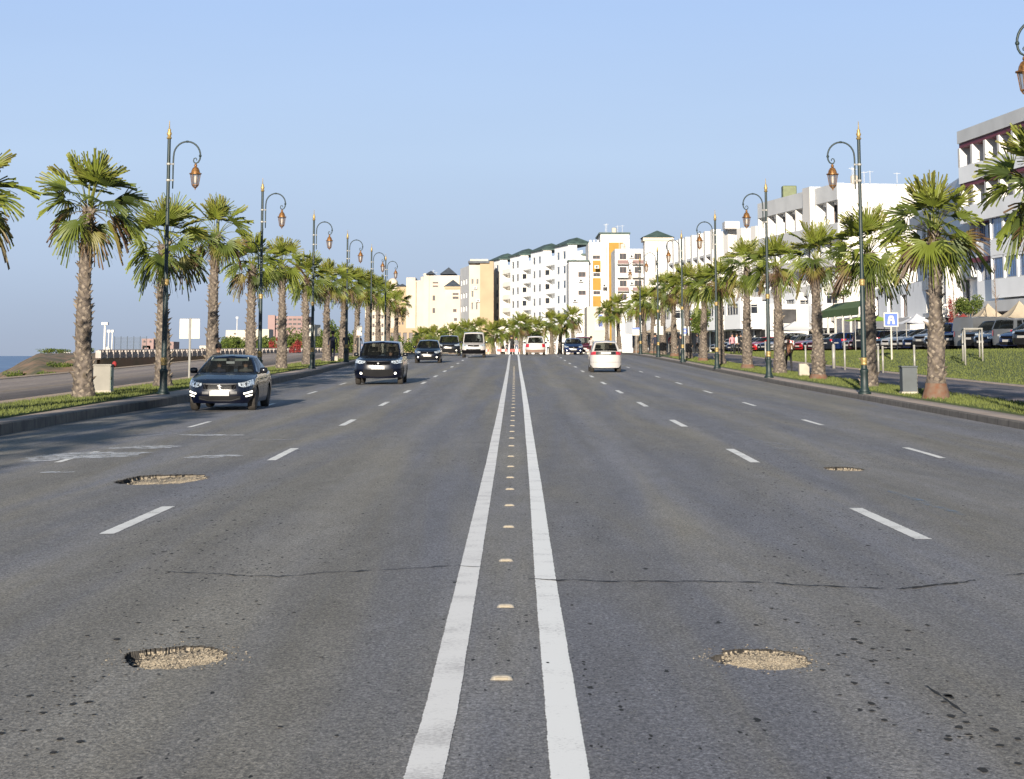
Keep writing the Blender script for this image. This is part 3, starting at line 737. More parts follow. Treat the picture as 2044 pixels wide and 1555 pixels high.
def make_crown(seed, nf=30, spread=1.0):
    rnd = random.Random(seed); V, F_, T = [], [], []
    for k in range(nf):
        age = (k + rnd.random()) / nf                       # 0 young (upright) .. 1 old (hanging)
        az = k * 2.39996 + rnd.uniform(-.35, .35)
        el = R(88 - 122 * age ** 1.35 + rnd.uniform(-14, 14))
        pet = (.55 + .34 * math.sin(PI * min(1, age * 1.1))) * rnd.uniform(.85, 1.15) * spread
        h = Vector((math.cos(az), math.sin(az), 0)); p = Vector((0, 0, -.25 * age)) + h * .08
        dirv = h * math.cos(el) + Vector((0, 0, 1)) * math.sin(el)
        pts = [p.copy()]
        for s in range(5):
            p = p + dirv * pet / 5; pts.append(p.copy())
            dirv = (dirv + Vector((0, 0, -.10 - .10 * age))).normalized()
        side = dirv.cross(Vector((0, 0, 1)))
        if side.length < .15: side = Vector((-h.y, h.x, 0))
        side.normalize(); nrm = side.cross(dirv).normalized()
        tint0 = (.10 + .36 * rnd.random()) if age < .66 else (.55 + .4 * rnd.random() if rnd.random() < .24 else .15 + .3 * rnd.random())
        if age < .36: tint0 = .36 + .18 * rnd.random()
        # petiole
        b0 = len(V)
        for i, q in enumerate(pts):
            w = .026 - .014 * i / 5
            for sx, sz in ((-1, 0), (0, .7), (1, 0), (0, -.7)):
                V.append(tuple(q + side * w * sx + nrm * w * sz)); T.append(.60 if age < .7 else .8)
        for i in range(len(pts) - 1):
            for j in range(4):
                F_.append((b0 + i * 4 + j, b0 + i * 4 + (j + 1) % 4, b0 + (i + 1) * 4 + (j + 1) % 4, b0 + (i + 1) * 4 + j))
        hub = pts[-1]; N = 30; RR = rnd.uniform(.70, .93) * spread * (1 if age < .8 else .85)
        span = R(rnd.uniform(78, 108)); fold = rnd.uniform(.10, .55) + (.35 if age > .75 else 0)
        twist = rnd.uniform(-.6, .6); side2 = (side * math.cos(twist) + nrm * math.sin(twist)); nrm2 = (nrm * math.cos(twist) - side * math.sin(twist))
        for i in range(N):
            a = -span + 2 * span * (i + .5) / N; da = span / N * 1.12
            L = RR * (1.0 - .28 * (abs(a) / span) ** 2) * rnd.uniform(.85, 1.12)
            droop = (.08 + .62 * age ** 1.5) * rnd.uniform(.5, 1.5)
            def pt(r_, aa):
                lift = fold * (abs(aa) / span) ** 1.3 * r_
                q = hub + (dirv * math.cos(aa) + side2 * math.sin(aa)) * r_ + nrm2 * (lift * .8)
                s = r_ / RR; q.z -= droop * max(0, s - .35) ** 2 * RR
                return q
            r1, r2, r3 = .10 * L, .45 * L, .74 * L
            b0 = len(V); zig = .02 * (1 if i % 2 else -1)
            wob = rnd.uniform(-.07, .07)
            for r_, aw, tt in ((r1, da, 0), (r2, da * .95, .02), (r3, da * .36, .12), (L * 1.06, 0.012, .34)):
                for sg in (-1, 1):
                    q = pt(r_, a + aw * sg + (wob if r_ > r2 else 0)); q = q + nrm2 * zig * (r_ / RR) * sg
                    if r_ > r2: q.z -= droop * .22 * (r_ - r2) / RR
                    V.append(tuple(q)); T.append(min(1, tint0 + tt * .45 + (rnd.uniform(0, .12) if r_ >= r3 else 0)))
            for s in range(3):
                F_.append((b0 + s * 2, b0 + s * 2 + 1, b0 + s * 2 + 3, b0 + s * 2 + 2))
        # hanging threads at the tips
    # skirt of dead stubs just under the heart
    for k in range(26):
        az = rnd.uniform(0, 2 * PI); h = Vector((math.cos(az), math.sin(az), 0)); sd = Vector((-h.y, h.x, 0)) * .03
        z0 = rnd.uniform(-.75, -.15); L = rnd.uniform(.25, .6)
        p0 = h * .15 + Vector((0, 0, z0)); p1 = p0 + h * L * .6 + Vector((0, 0, L * rnd.uniform(-.6, .5)))
        b0 = len(V)
        for q, w in ((p0, 1.5), (p1, .5)):
            for sg in (-1, 1): V.append(tuple(q + sd * sg * w)); T.append(.95)
        F_.append((b0, b0 + 1, b0 + 3, b0 + 2))
    return attr_mesh('crown', V, F_, T, [M['frond']])
def make_trunk(seed, H, spiky=1.0, foot=False):
    """tapered trunk plus its old leaf bases; returns (trunk mesh, boots mesh)"""
    rnd = random.Random(seed); b = MB(); b.smooth = True; n = 16; P_ = []
    bend = rnd.uniform(-.05, .05)
    def axis(t): return Vector((bend * math.sin(t * 2.2), .06 * math.sin(t * 3 + seed), t * H))
    def rad(t): return .285 - .115 * min(1, t * 1.6) + .06 * max(0, 1 - t * 14) + .012 * math.sin(t * 19 + seed)
    K = 44
    for i in range(K + 1):
        t = i / K; c = axis(t); row = []
        for k in range(n + 1):
            w = 2 * PI * (k % n) / n; r = rad(t) * (1 + .08 * NZ.noise(Vector((math.cos(w) * 2, math.sin(w) * 2, t * 14 + seed))))
            if foot and t < (.10 if foot is True else .045): r *= 1.12
            row.append(c + Vector((math.cos(w), math.sin(w), 0)) * r)
        P_.append(row)
    b.grid(P_[::-1]); 
    if foot:
        b.m = [1 if i > (K - (4 if foot is True else 2)) * n - 1 else 0 for i in range(len(b.m))]
    tm = b.mesh('trunk', [M['trunk'], M['trunk_brown']])
    b = MB(); nb = 290
    for k in range(nb):
        t = (k + .5) / nb; 
        if foot and t < (.09 if foot is True else .04): continue
        az = k * 2.39996 + rnd.uniform(-.15, .15); h = Vector((math.cos(az), math.sin(az), 0)); sd = Vector((-h.y, h.x, 0))
        c = axis(t) + h * (rad(t) - .01); up = Vector((0, 0, 1))
        long_ = rnd.random() < (.10 + .42 * spiky * (t ** .6)); L = rnd.uniform(.10, .2) if long_ else rnd.uniform(.07, .11)
        out = rnd.uniform(.5, 1.0) * L if long_ else rnd.uniform(.02, .035); w = .062 if t > .12 else .08
        cr = rnd.choice((-1, 1)) * .35
        a0 = c - sd * w; a1 = c + sd * w; tp = c + h * out + up * L * .8 + sd * w * cr
        l0 = tp - sd * .018; l1 = tp + sd * .018; back = c + up * L * .5 - h * .02; dn = c - up * .03 + h * .012
        bb = len(b.v); b.v += [tuple(q) for q in (a0, a1, l1, l0, back, dn)]
        for f in ((5, 1, 2, 3), (0, 5, 3), (0, 3, 4), (1, 4, 2), (3, 2, 4)): b.face([bb + q for q in f])
    bm_ = b.mesh('leaf_base', M['boot'])
    return tm, bm_
CR = [make_crown(s, nf, sp_) for s, nf, sp_ in ((3, 32, 1.02), (11, 30, .98), (23, 33, 1.0), (37, 29, .96), (41, 34, 1.0))]
TRK = {}
def trunk_for(key, H, spiky, foot=False):
    k = (key, H, foot)
    if k not in TRK: TRK[k] = make_trunk(key, H, spiky, foot)
    return TRK[k]
def palm(X, d, H, v, label, group, spiky=1.0, foot=False, rz=None, sc=1.0, z=None, tkey=None, ax=None):
    tm, bm_ = trunk_for(tkey if tkey is not None else v, H, spiky, foot)
    g = (zr(d) + KH + .02) if z is None else z
    rt = empty('palm_tree', (X, d, g), rz if rz is not None else random.uniform(0, 6.28), label, 'palm tree', group, scale=(1, 1, 1))
    t = link_mesh('trunk', tm, rt); link_mesh('leaf_base', bm_, t)
    c = link_mesh('crown', CR[v % 5], rt, (0, 0, H + .05)); c.scale = (sc * .93, sc * .93, sc * random.uniform(1.0, 1.1))
    rt.rotation_euler[0] = random.uniform(-.025, .025); rt.rotation_euler[1] = random.uniform(-.025, .025)
    return rt
GL, GR = 'palms along the seaward verge', 'palms along the landward verge'
rngp = random.Random(5)
Ls = [(-12.4, 45.6, 4.8, 1, .98, 'palm cut off by the left edge of the picture'),
      (-12.15, 58.0, 5.38, 0, 1.02, 'tall palm with spiky trunk standing beside the pale utility cabinet'),
      (-12.0, 70.0, 4.85, 2, 1.0, 'spiky palm right behind the first seaward lamp post'),
      (-12.0, 81.6, 5.75, 3, 1.0, 'tall palm rising behind the dark blue saloon, crown clear against the sky'),
      (-12.0, 93.8, 4.9, 1, .95, 'palm just left of the second seaward lamp post'),
      (-12.0, 105.5, 5.3, 4, .95, 'palm between the second and third seaward lamp posts, left one of the pair'),
      (-11.9, 117.5, 4.9, 2, .95, 'palm close before the third seaward lamp post, drooping frond at its left')]
nmL = ['palm just past the third seaward lamp post', 'palm whose crown hides the fourth seaward lamp post', 'palm beyond the fourth seaward lamp post, slightly lower crown',
       'palm halfway to the fifth seaward lamp post', 'palm at the foot of the fifth seaward lamp post', 'palm next to the last seaward lamp post', 'last seaward palm before the road crests']
for i, s in enumerate(nmL): Ls.append((-11.8 + .05 * i, 129.0 + 11.5 * i, 4.9 + .3 * rngp.uniform(-1, 1), (i * 2 + 3) % 5, .95, s))
for i, (X, d, H, v, sc, lb) in enumerate(Ls):
    palm(X, d, H, v, lb, GL, 1.0, rz=i * 1.7 + .4, sc=sc)
Rs = [(12.0, 45.6, 4.95, 0, 1.0, 'palm at the right edge of the picture in front of the tall white flats', False),
      (11.66, 57.0, 4.65, 4, 1.02, 'palm with brown smooth foot standing beside the dark grey cabinet', True),
      (12.0, 69.5, 4.55, 2, 1.0, 'wide palm directly behind the first landward lamp post', False),
      (12.0, 81.5, 4.75, 1, .92, 'palm with reddish foot left of the first landward lamp post', .5),
      (12.0, 93.0, 4.85, 3, .95, 'palm right of the second landward lamp post', False),
      (12.0, 105.5, 5.2, 0, .92, 'palm left of the second landward lamp post', .5),
      (12.0, 119.0, 4.7, 4, .92, 'palm in front of the third landward lamp post, dark under its crown', False)]
nmR = ['palm left of the third landward lamp post', 'palm behind the square sign with the blue disc', 'palm between the blue disc sign and the blank cream sign',
       'palm behind the blank cream roadside sign', 'palm near the fifth landward lamp post', 'palm behind the far blue and white sign', 'last landward palm before the road crests']
for i, s in enumerate(nmR): Rs.append((12.0, 130.5 + 11.8 * i, 4.7 + .5 * rngp.uniform(-1, 1), (i * 3 + 1) % 5, .93, s, .5 if i % 2 == 0 else False))
for i, (X, d, H, v, sc, lb, foot) in enumerate(Rs):
    palm(X, d, H, v, lb, GR, .35, foot, rz=i * 2.1 + 1.1, sc=sc, tkey=10 + v)
# the rows run on beside and behind the camera: their long shadows fall into the picture
for i in range(5):
    palm(-12.0, 34.0 - 12 * i, 5.2, i, 'palm of the seaward row standing outside the picture, %s towards the camera' % ordn(i), GL, 1.0, rz=i * 1.3, sc=1.05)
    palm(12.0, 33.6 - 12 * i, 5.0, i + 2, 'palm of the landward row standing outside the picture, %s towards the camera' % ordn(i), GR, .35, rz=i * 1.9, sc=1.05, tkey=10 + (i + 2) % 5)
# palms beyond the crest, in front of the white flats
far = [(905, 240, 2.3), (930, 236, 2.6), (958, 232, 2.7), (985, 226, 2.2), (1003, 238, 2.8), (1022, 250, 2.9), (1040, 228, 3.2), (1056, 246, 3.1), (1072, 236, 2.9),
       (1100, 214, 3.3), (1118, 226, 3.1), (1143, 218, 3.7), (1212, 214, 4.3), (1236, 218, 5.0), (865, 250, 2.2), (842, 258, 2.1)]
fl = ['low palm above the white van roof, left of it', 'low palm above the white van', 'palm just right of the white van', 'small palm left of the people on the crest',
      'palm behind the people on the crest', 'palm above the far end of the double line', 'bushy palm left of the white estate car on the crest', 'palm behind the white estate car',
      'palm above the white estate car', 'pale trunked palm right of the white estate car', 'palm left of the oncoming blue car', 'palm above the oncoming blue car',
      'palm behind the white hatchback roof', 'tall far palm by the blue hoardings', 'low palm above the second dark car on the left', 'lowest far palm, leftmost beyond the crest']
for i, ((px, d, H), lb) in enumerate(zip(far, fl)):
    palm((px - XV) * d / F0, d, H, (i * 2) % 5, lb, 'small palms beyond the crest', .2, rz=i * 1.3, sc=.95, z=1.45, tkey=20 + i % 3)

# ================================================================= LAMPS
def make_lamp():
    rt = empty('street_lamp', (0, 0, 0))
    b = MB(); b.smooth = True
    b.lathe([(.20, 0), (.20, .05), (.155, .08), (.145, .16), (.12, .20), (.115, .62), (.13, .66), (.13, .72), (.09, .76), (.085, 1.05)], 16)
    b.lathe([(.085, 1.05), (.075, 3.25), (.06, 3.3), (.052, 7.75)], 12)
    sharpen(b.build('pole', M['lamp_green'], rt), 40)
    for z, r, h in ((.86, .105, .24), (3.27, .095, .20)):
        b = MB(); b.lathe([(r * .8, z), (r, z + .03), (r * .9, z + h * .4), (r * 1.05, z + h * .6), (r, z + h - .03), (r * .75, z + h)], 14); b.smooth = True
        sharpen(b.build('gold_collar', M['gold'], rt))
    b = MB(); b.lathe([(.05, 7.74), (.085, 7.78), (.05, 7.83), (.08, 7.92), (.045, 7.99), (.055, 8.03), (.018, 8.09), (.01, 8.30), (0, 8.33)], 12)
    sharpen(b.build('finial', M['gold'], rt), 50)
    pts = [(.14, 0, 6.22), (.14, 0, 6.6), (.14, 0, 7.0), (.145, 0, 7.2)]
    cx, cz, rr = .56, 7.24, .41
    for k in range(1, 15):
        a = PI - PI * 1.02 * k / 14
        pts.append((cx + rr * math.cos(a), 0, cz + rr * math.sin(a) * 1.05))
    for (x, z) in ((.955, 7.12), (.91, 7.04), (.85, 7.005), (.79, 7.02), (.76, 7.08), (.78, 7.15), (.83, 7.165), (.862, 7.125), (.85, 7.085)):
        pts.append((x, 0, z))
    b = MB(); b.smooth = True; b.tube(pts, [.02, .024, .026, .026] + [.026] * 14 + [.024, .024, .022, .02, .018, .018, .016, .014, .01], 8)
    b.lathe([(.036, 0), (.045, .03), (.036, .06)], 8, (.56, 0, 7.64)); b.lathe([(.036, 0), (.045, .03), (.036, .06)], 8, (.965, 0, 7.2))
    arm = b.build('arm', M['lamp_green'], rt)
    for z in (6.48, 6.98):
        b = MB(); b.tube([(0, 0, z), (.16, 0, z)], .017, 6); b.lathe([(.066, -.03), (.072, 0), (.066, .03)], 10, (0, 0, z)); b.lathe([(.034, -.025), (.034, .025)], 8, (.14, 0, z))
        b.build('bracket', M['steel'], rt)
    lx = .83
    lt = MB(); lt.smooth = True
    lt.lathe([(.012, 7.01), (.022, 6.985), (.045, 6.955), (.05, 6.92), (.03, 6.90), (.085, 6.86), (.125, 6.78), (.14, 6.71), (.19, 6.695), (.195, 6.67), (.16, 6.66)], 12, (lx, 0, 0))
    lan = lt.build('lantern', M['brass'], rt); sharpen(lan, 40)
    b = MB(); n = 6; b.lathe([(.150, 6.66), (.098, 6.33), (.06, 6.27)], n, (lx, 0, 0)); orient(b.build('glass', M['lamp_glass'], lan), Vector((lx, 0, 6.45)))
    b = MB()
    for k in range(n):
        w = 2 * PI * k / n; b.tube([(lx + .155 * math.cos(w), .155 * math.sin(w), 6.66), (lx + .102 * math.cos(w), .102 * math.sin(w), 6.33), (lx + .05 * math.cos(w), .05 * math.sin(w), 6.26)], .010, 4)
    b.lathe([(.105, 6.345), (.11, 6.335), (.105, 6.32)], 6, (lx, 0, 0)); b.lathe([(.06, 6.28), (.045, 6.25), (.02, 6.23), (.012, 6.19), (0, 6.17)], 8, (lx, 0, 0))
    b.build('cage', M['brass'], lan)
    b = MB(); b.lathe([(.03, 6.4), (.036, 6.45), (.036, 6.58), (.02, 6.62)], 8, (lx, 0, 0)); b.build('bulb', M['lamp_tube'], lan)
    return rt
lamp0 = make_lamp()
lamps = []
nmll = ['first', 'second', 'third', 'fourth', 'fifth', 'sixth']
LL = [(-10.62, 62.2, 'green lamp post with gold collar beside the second seaward palm, tallest on the left'),
      (-10.6, 85.4, 'lamp post with lantern to its right, between the third and fourth seaward palms'),
      (-10.6, 107.5, 'lamp post in front of a cream sign on the seaward verge'),
      (-10.6, 129.3, 'slim lamp post just behind the dark blue off-roader on the seaward side'),
      (-10.6, 151.2, 'seaward lamp post whose lantern touches the next dark pole'),
      (-10.7, 169.5, 'farthest seaward lamp post, dark pole before the cream flats')]
RL = [(10.50, 38.1, 'lamp post whose lantern is cut by the right edge high in the picture'),
      (10.62, 62.4, 'green lamp post with gold collar in front of the wide landward palm'),
      (10.6, 85.6, 'lamp post standing before the white hotel with the roof tank'),
      (10.6, 107.5, 'landward lamp post left of the hotel, lantern over the palm crowns'),
      (10.6, 129.3, 'landward lamp post next to the square sign with the blue disc'),
      (10.6, 151.2, 'landward lamp post left of the blank cream sign'),
      (10.6, 172.5, 'farthest landward lamp post beside the far blue and white sign')]
for i, (X, d, lb) in enumerate(LL + RL):
    o = lamp0 if i == 0 else copy_tree(lamp0)
    o.location = (X, d, zr(d) + KH); o.rotation_euler = (0, 0, 0 if X < 0 else PI)
    tag(o, lb, 'street lamp', 'lamp posts on the seaward kerb' if X < 0 else 'lamp posts on the landward kerb'); lamps.append(o)
# the second seaward post also carries a low arm towards the promenade
b = MB(); b.smooth = True; pts = [(-.12, 0, 4.5), (-.12, 0, 5.1)]
for k in range(1, 13): a = PI * k / 12; pts.append((-.50 + .38 * math.cos(a), 0, 5.25 + .40 * math.sin(a)))
b.tube(pts, .025, 8); b.tube([(0, 0, 4.7), (-.13, 0, 4.7)], .016, 6); b.tube([(0, 0, 5.05), (-.13, 0, 5.05)], .016, 6)
b.build('low_arm', M['lamp_green'], lamps[1])

# ================================================================= VEHICLES
def lerp(a, b, t): return a + (b - a) * t
def interp(pts, y): return float(np.interp(y, [p[0] for p in pts], [p[1] for p in pts]))
class CarShape:
    """deformed boxes: T = body, G = cabin. Front at y=0 (towards -Y), u in -1..1 across, v along, w up"""
    def __init__(s, L, Wd, top, sill, wheels, wr, gh, roof, nose=.42, curve=.10):
        s.L, s.Wd, s.top, s.sill, s.wheels, s.wr, s.gh, s.roof, s.nose, s.curve = L, Wd, top, sill, wheels, wr, gh, roof, nose, curve
    def ynose(s, u): return s.curve * u * u + s.nose * abs(u) ** 7
    def yrear(s, u): return s.L - .08 * u * u - .30 * abs(u) ** 7
    def side(s, w): return .955 + .045 * math.sin(PI * min(1, max(0, w)) ** .75)
    def T(s, u, v, w):
        y = lerp(s.ynose(u), s.yrear(u), v)
        bot = s.sill
        if abs(u) > .9:
            for yw in s.wheels:
                q = (s.wr + .055) ** 2 - (y - yw) ** 2
                if q > 0: bot = max(bot, s.wr + math.sqrt(q))
        tp = interp(s.top, y)
        rake = (.05 * math.sin(PI * w) if v < .5 else -.04 * math.sin(PI * w)) * (1 - min(1, abs(v * 2 - 1) * 0 + (1 if 0.03 < v < .97 else 0)))
        z = bot + w * (tp - bot) - .055 * abs(u) ** 5 * w ** 3 - (.03 * (1 - abs(y - s.L / 2) / s.L) if 0 else 0)
        x = u * s.Wd * s.side((z - s.sill) / max(.2, tp - s.sill)) * (1 - .03 * abs(u) ** 4 * w ** 6)
        return Vector((x, y - (rake if v < .5 else 0), z))
    def G(s, u, v, w):
        yA0, yA1, yB0, yB1, belt, Wb, Wt = s.gh
        yA = lerp(yA0, yA1, w); yB = lerp(yB0, yB1, w)
        y = lerp(yA, yB, v)
        edge = abs(u) ** 3
        y += (.13 * edge * (1 - v) - .09 * edge * v)
        h = s.roof - belt
        z = belt + w * h - .045 * (abs(u) ** 2.5) * w - .05 * w * (abs(2 * v - 1) ** 2.2)
        x = u * lerp(Wb, Wt, w ** 1.3) * (1 - .05 * abs(2 * v - 1) ** 3)
        return Vector((x, y, z))
def surf(fn, axis, fixed, a0, a1, b0, b1, na, nb, off=0.0, mb=None, m=0, lo=None, hi=None):
    """grid on face `axis` of box function fn; a,b run over the other two params. off pushes outward"""
    mb = mb or MB(); rows = []
    ctr = fn(0, .5, .5)
    def q(a, b_):
        if axis == 'v': return fn(a, fixed, b_)
        if axis == 'u': return fn(fixed, a, b_)
        return fn(a, b_, fixed)
    for i in range(na + 1):
        a = lerp(a0, a1, i / na); row = []
        lo_, hi_ = (lo(a) if lo else b0), (hi(a) if hi else b1)
        for j in range(nb + 1):
            b_ = lerp(lo_, hi_, j / nb); p = q(a, b_)
            if off:
                e = .01; da = q(a + e, b_) - q(a - e, b_); db = q(a, b_ + e) - q(a, b_ - e); nn = da.cross(db)
                if nn.length < 1e-9: nn = Vector((0, -1, 0))
                nn.normalize()
                if nn.dot(p - ctr) < 0: nn = -nn
                p = p + nn * off
            row.append(p)
        rows.append(row)
    mb.grid(rows, m); return mb
SPECS = dict(
    saloon=dict(L=4.40, Wd=.875, top=[(0, .72), (.25, .82), (.7, .92), (1.25, .99), (3.6, 1.02), (4.2, 1.03), (4.4, .98)], sill=.21, wheels=(.85, 3.5), wr=.315,
                gh=(1.12, 1.95, 3.85, 3.15, .97, .83, .60), roof=1.45),
    offroad=dict(L=4.25, Wd=.955, top=[(0, .92), (.2, 1.0), (.6, 1.06), (1.2, 1.12), (3.9, 1.14), (4.25, 1.10)], sill=.27, wheels=(.85, 3.45), wr=.345,
                 gh=(1.10, 1.62, 4.18, 3.98, 1.10, .87, .73), roof=1.70, nose=.3),
    hatch=dict(L=3.95, Wd=.86, top=[(0, .74), (.25, .84), (.6, .93), (1.05, 1.0), (3.6, 1.03), (3.95, .98)], sill=.21, wheels=(.78, 3.25), wr=.30,
               gh=(.92, 1.65, 3.88, 3.50, .98, .80, .61), roof=1.50),
    compact=dict(L=3.85, Wd=.80, top=[(0, .74), (.25, .84), (.6, .92), (1.05, .98), (3.5, 1.10), (3.85, 1.08)], sill=.24, wheels=(.75, 3.15), wr=.29,
                 gh=(.92, 1.6, 3.74, 3.35, 1.02, .74, .57), roof=1.60),
    van=dict(L=4.5, Wd=.90, top=[(0, .98), (.25, 1.06), (.6, 1.14), (4.3, 1.15), (4.5, 1.12)], sill=.26, wheels=(.8, 3.6), wr=.32,
             gh=(.45, .95, 4.48, 4.42, 1.10, .86, .76), roof=1.95, nose=.22),
    estate=dict(L=4.4, Wd=.88, top=[(0, .78), (.25, .88), (.7, .96), (1.2, 1.03), (4.0, 1.06), (4.4, 1.02)], sill=.24, wheels=(.85, 3.6), wr=.31,
                gh=(1.0, 1.65, 4.36, 4.22, 1.02, .83, .68), roof=1.66))
WHEEL = {}
def wheel_mesh(r):
    if r in WHEEL: return WHEEL[r]
    b = MB(); b.smooth = True; w = .10
    b.lathe([(r * .62, -w), (r * .93, -w), (r, -w * .7), (r * 1.0, w * .7), (r * .93, w), (r * .62, w)], 24, axis='x')
    ty = b.mesh('tyre', M['tyre'])
    b = MB(); b.lathe([(r * .63, w * .9), (r * .58, w * .6), (r * .56, -w * .2), (.001, -w * .2)], 20, axis='x')
    for k in range(6):
        a = k * PI / 3; Mx = Matrix.Rotation(a, 4, 'X')
        b.box((w * .62, 0, r * .30), (.012, r * .085, r * .28), M=Mx)
    b.lathe([(.06, w * .7), (.03, w * .78), (.001, w * .78)], 10, axis='x')
    rm = b.mesh('rim', M['rim']); WHEEL[r] = (ty, rm); return WHEEL[r]
M['dark_trim'] = mat('smoked_chrome', (.05, .05, .052), .4, metal=.6)
def make_car(kind, pnt, det=2, plate_black=False, face='a', fog=True, tailband=False):
    sp_ = SPECS[kind]; S = CarShape(**sp_); rt = empty('car', (0, 0, 0)); L = S.L
    wz = lambda z, y=0.0: (z - S.sill) / (interp(S.top, y) - S.sill)
    nv = 56 if det > 1 else 26; nu = 14 if det > 1 else 8
    b = MB(); b.smooth = True
    surf(S.T, 'v', 0, -1, 1, 0, 1, nu, 6, mb=b); surf(S.T, 'v', 1, -1, 1, 0, 1, nu, 6, mb=b)
    for u in (-1, 1): surf(S.T, 'u', u, 0, 1, 0, 1, nv, 6, mb=b)
    surf(S.T, 'w', 1, -1, 1, 0, 1, nu, nv // 2 * 2, mb=b)
    # cabin: roof, pillars
    surf(S.G, 'w', 1, -1, 1, 0, 1, 8, 10, mb=b)
    wt, wb = .90, .03
    def cab(axis, fixed, a0, a1, holes, na=8):
        """frame faces of a cabin side, leaving the window openings out"""
        cuts = sorted(set([a0, a1] + [h for hh in holes for h in hh]))
        for i in range(len(cuts) - 1):
            ca, cb = cuts[i], cuts[i + 1]; mid = (ca + cb) / 2
            hole = any(h[0] <= mid <= h[1] for h in holes)
            if hole:
                surf(S.G, axis, fixed, ca, cb, 0, wb, na, 1, mb=b); surf(S.G, axis, fixed, ca, cb, wt, 1, na, 1, mb=b)
            else: surf(S.G, axis, fixed, ca, cb, 0, 1, 2, 5, mb=b)
    fw = [(-.93, .93)]
    cab('v', 0, -1, 1, fw)
    rear_holes = fw if kind != 'van' else []
    cab('v', 1, -1, 1, [(-.86, .86)] if rear_holes else [])
    sidew = {'van': [(.05, .27)], 'saloon': [(.07, .44), (.48, .84)], 'estate': [(.06, .34), (.37, .64), (.68, .95)]}.get(kind, [(.06, .42), (.46, .76), (.80, .95)])
    for u in (-1, 1): cab('u', u, 0, 1, sidew)
    o = b.build('body', pnt, rt, weld=True); sharpen(o, 38)
    def part(name, mb, m, par=rt):
        q = mb.build(name, m, par)
        if m is M['car_glass']: orient(q, Vector((0, S.L * .55, S.gh[4])))
        return q
    b = MB(); b.smooth = True; surf(S.G, 'v', 0, -.93, .93, wb, wt, 10, 6, off=-.004, mb=b); part('windscreen', b, M['car_glass'])
    if rear_holes:
        b = MB(); b.smooth = True; surf(S.G, 'v', 1, -.86, .86, wb, wt, 10, 6, off=-.004, mb=b); part('rear_window', b, M['car_glass'])
    for u in (-1, 1):
        b = MB(); b.smooth = True
        for h in sidew: surf(S.G, 'u', u, h[0], h[1], wb, wt, 5, 5, off=-.004, mb=b)
        part('side_window', b, M['car_glass'])
    # underbody, floor of the cabin
    b = MB(); b.box2((-S.Wd * .68, .25, .20 if S.sill < .25 else .25), (S.Wd * .68, L - .25, .62)); b.box2((-S.Wd * .9, 1.2 if kind != 'van' else .9, S.sill + .02), (S.Wd * .9, L - 1.2, .6))
    b.box2((-S.Wd * .86, .3, .60), (S.Wd * .86, L - .3, .70)); part('underbody', b, M['interior'])
    belt = S.gh[4]
    b = MB(); yd = S.gh[0] + .35
    if det > 1:
        b.box2((-.7, yd, belt - .12), (.7, yd + .35, belt + .02))
        for x in (-.36, .36):
            for y0 in ((yd + 1.0, yd + 1.95) if kind != 'van' else (yd + .6,)):
                b.box2((x - .24, y0, belt - .3), (x + .24, y0 + .14, belt + .16)); b.box2((x - .12, y0 + .03, belt + .18), (x + .12, y0 + .11, belt + .36))
        o = part('seats', b, M['interior']); bevel(o, .03, 3)
        if kind == 'saloon':
            for x0, x1 in ((-.50, -.12), (.14, .48)):
                b = MB(); pa = S.G(0, 0, .95); pb = S.G(0, 0, .72)
                b.poly([(x0, pa.y + .10, pa.z - .01), (x1, pa.y + .10, pa.z - .01), (x1 + .02, pb.y + .13, pb.z), (x0 - .02, pb.y + .13, pb.z)]); b.poly([(x0, pa.y + .115, pa.z - .01), (x1, pa.y + .115, pa.z - .01), (x1, pb.y + .145, pb.z), (x0, pb.y + .145, pb.z)])
                part('sun_visor', b, M['visor'])
            b = MB(); b.box((.02, S.G(0, 0, .62).y + .18, S.G(0, 0, .62).z), (.11, .02, .03)); part('rear_view_mirror', b, M['chrome'])
    # wheels
    ty, rm = wheel_mesh(S.wr)
    for yw in S.wheels:
        for sx in (-1, 1):
            we = empty('wheel', (sx * (S.Wd - .12), yw, S.wr), 0 if sx > 0 else PI, parent=rt)
            link_mesh('tyre', ty, we); link_mesh('rim', rm, we)
    # mirrors
    for sx in (-1, 1):
        b = MB(); b.smooth = True; c = Vector((sx * (S.gh[5] + .11), S.gh[0] + .52, belt + .06))
        b.lathe([(0, -.11), (.07, -.09), (.085, 0), (.07, .09), (0, .11)], 10, (0, 0, 0), axis='x')
        b.v = [(c.x + v[0], c.y + v[1] * .7, c.z + v[2]) for v in b.v]; b.tube([(c.x - sx * .06, c.y, c.z - .05), (c.x - sx * .12, c.y + .02, c.z - .08)], .02, 6)
        part('wing_mirror', b, P['black'] if kind != 'compact' else pnt)
    # ---- front
    tops = S.top[0][1]
    hl_lo, hl_hi = tops - .13, tops - .005
    for sx in (-1, 1):
        b = MB(); b.smooth = True; u0, u1 = sorted((sx * .56, sx * .985))
        lo = lambda a: wz(hl_lo + .055 * (1 - min(1, (abs(a) - .56) / .16)) if abs(a) < .72 else hl_lo)
        surf(S.T, 'v', 0, u0, u1, 0, 1, 12, 4, off=.008, mb=b, lo=lo, hi=lambda a: wz(hl_hi + .02 * (abs(a) - .56)))
        h = part('headlight', b, M['lens'])
        if det > 1:
            b = MB(); b.smooth = True
            for uu, rr in ((.78, .036), (.66, .024)):
                p = S.T(sx * uu, 0, wz(hl_lo + .065)); b.lathe([(0, -.03), (rr * .7, -.026), (rr, -.012), (rr, .01)], 12, (0, 0, 0), axis='x')
                k = len(b.v) - 48; b.v[k:] = [(p.x + v[1], p.y + v[0] + .004, p.z + v[2]) for v in b.v[k:]]
            part('reflector_bowl', b, M['chrome'], h)
    zg1, zg0 = tops - .03, tops - .17
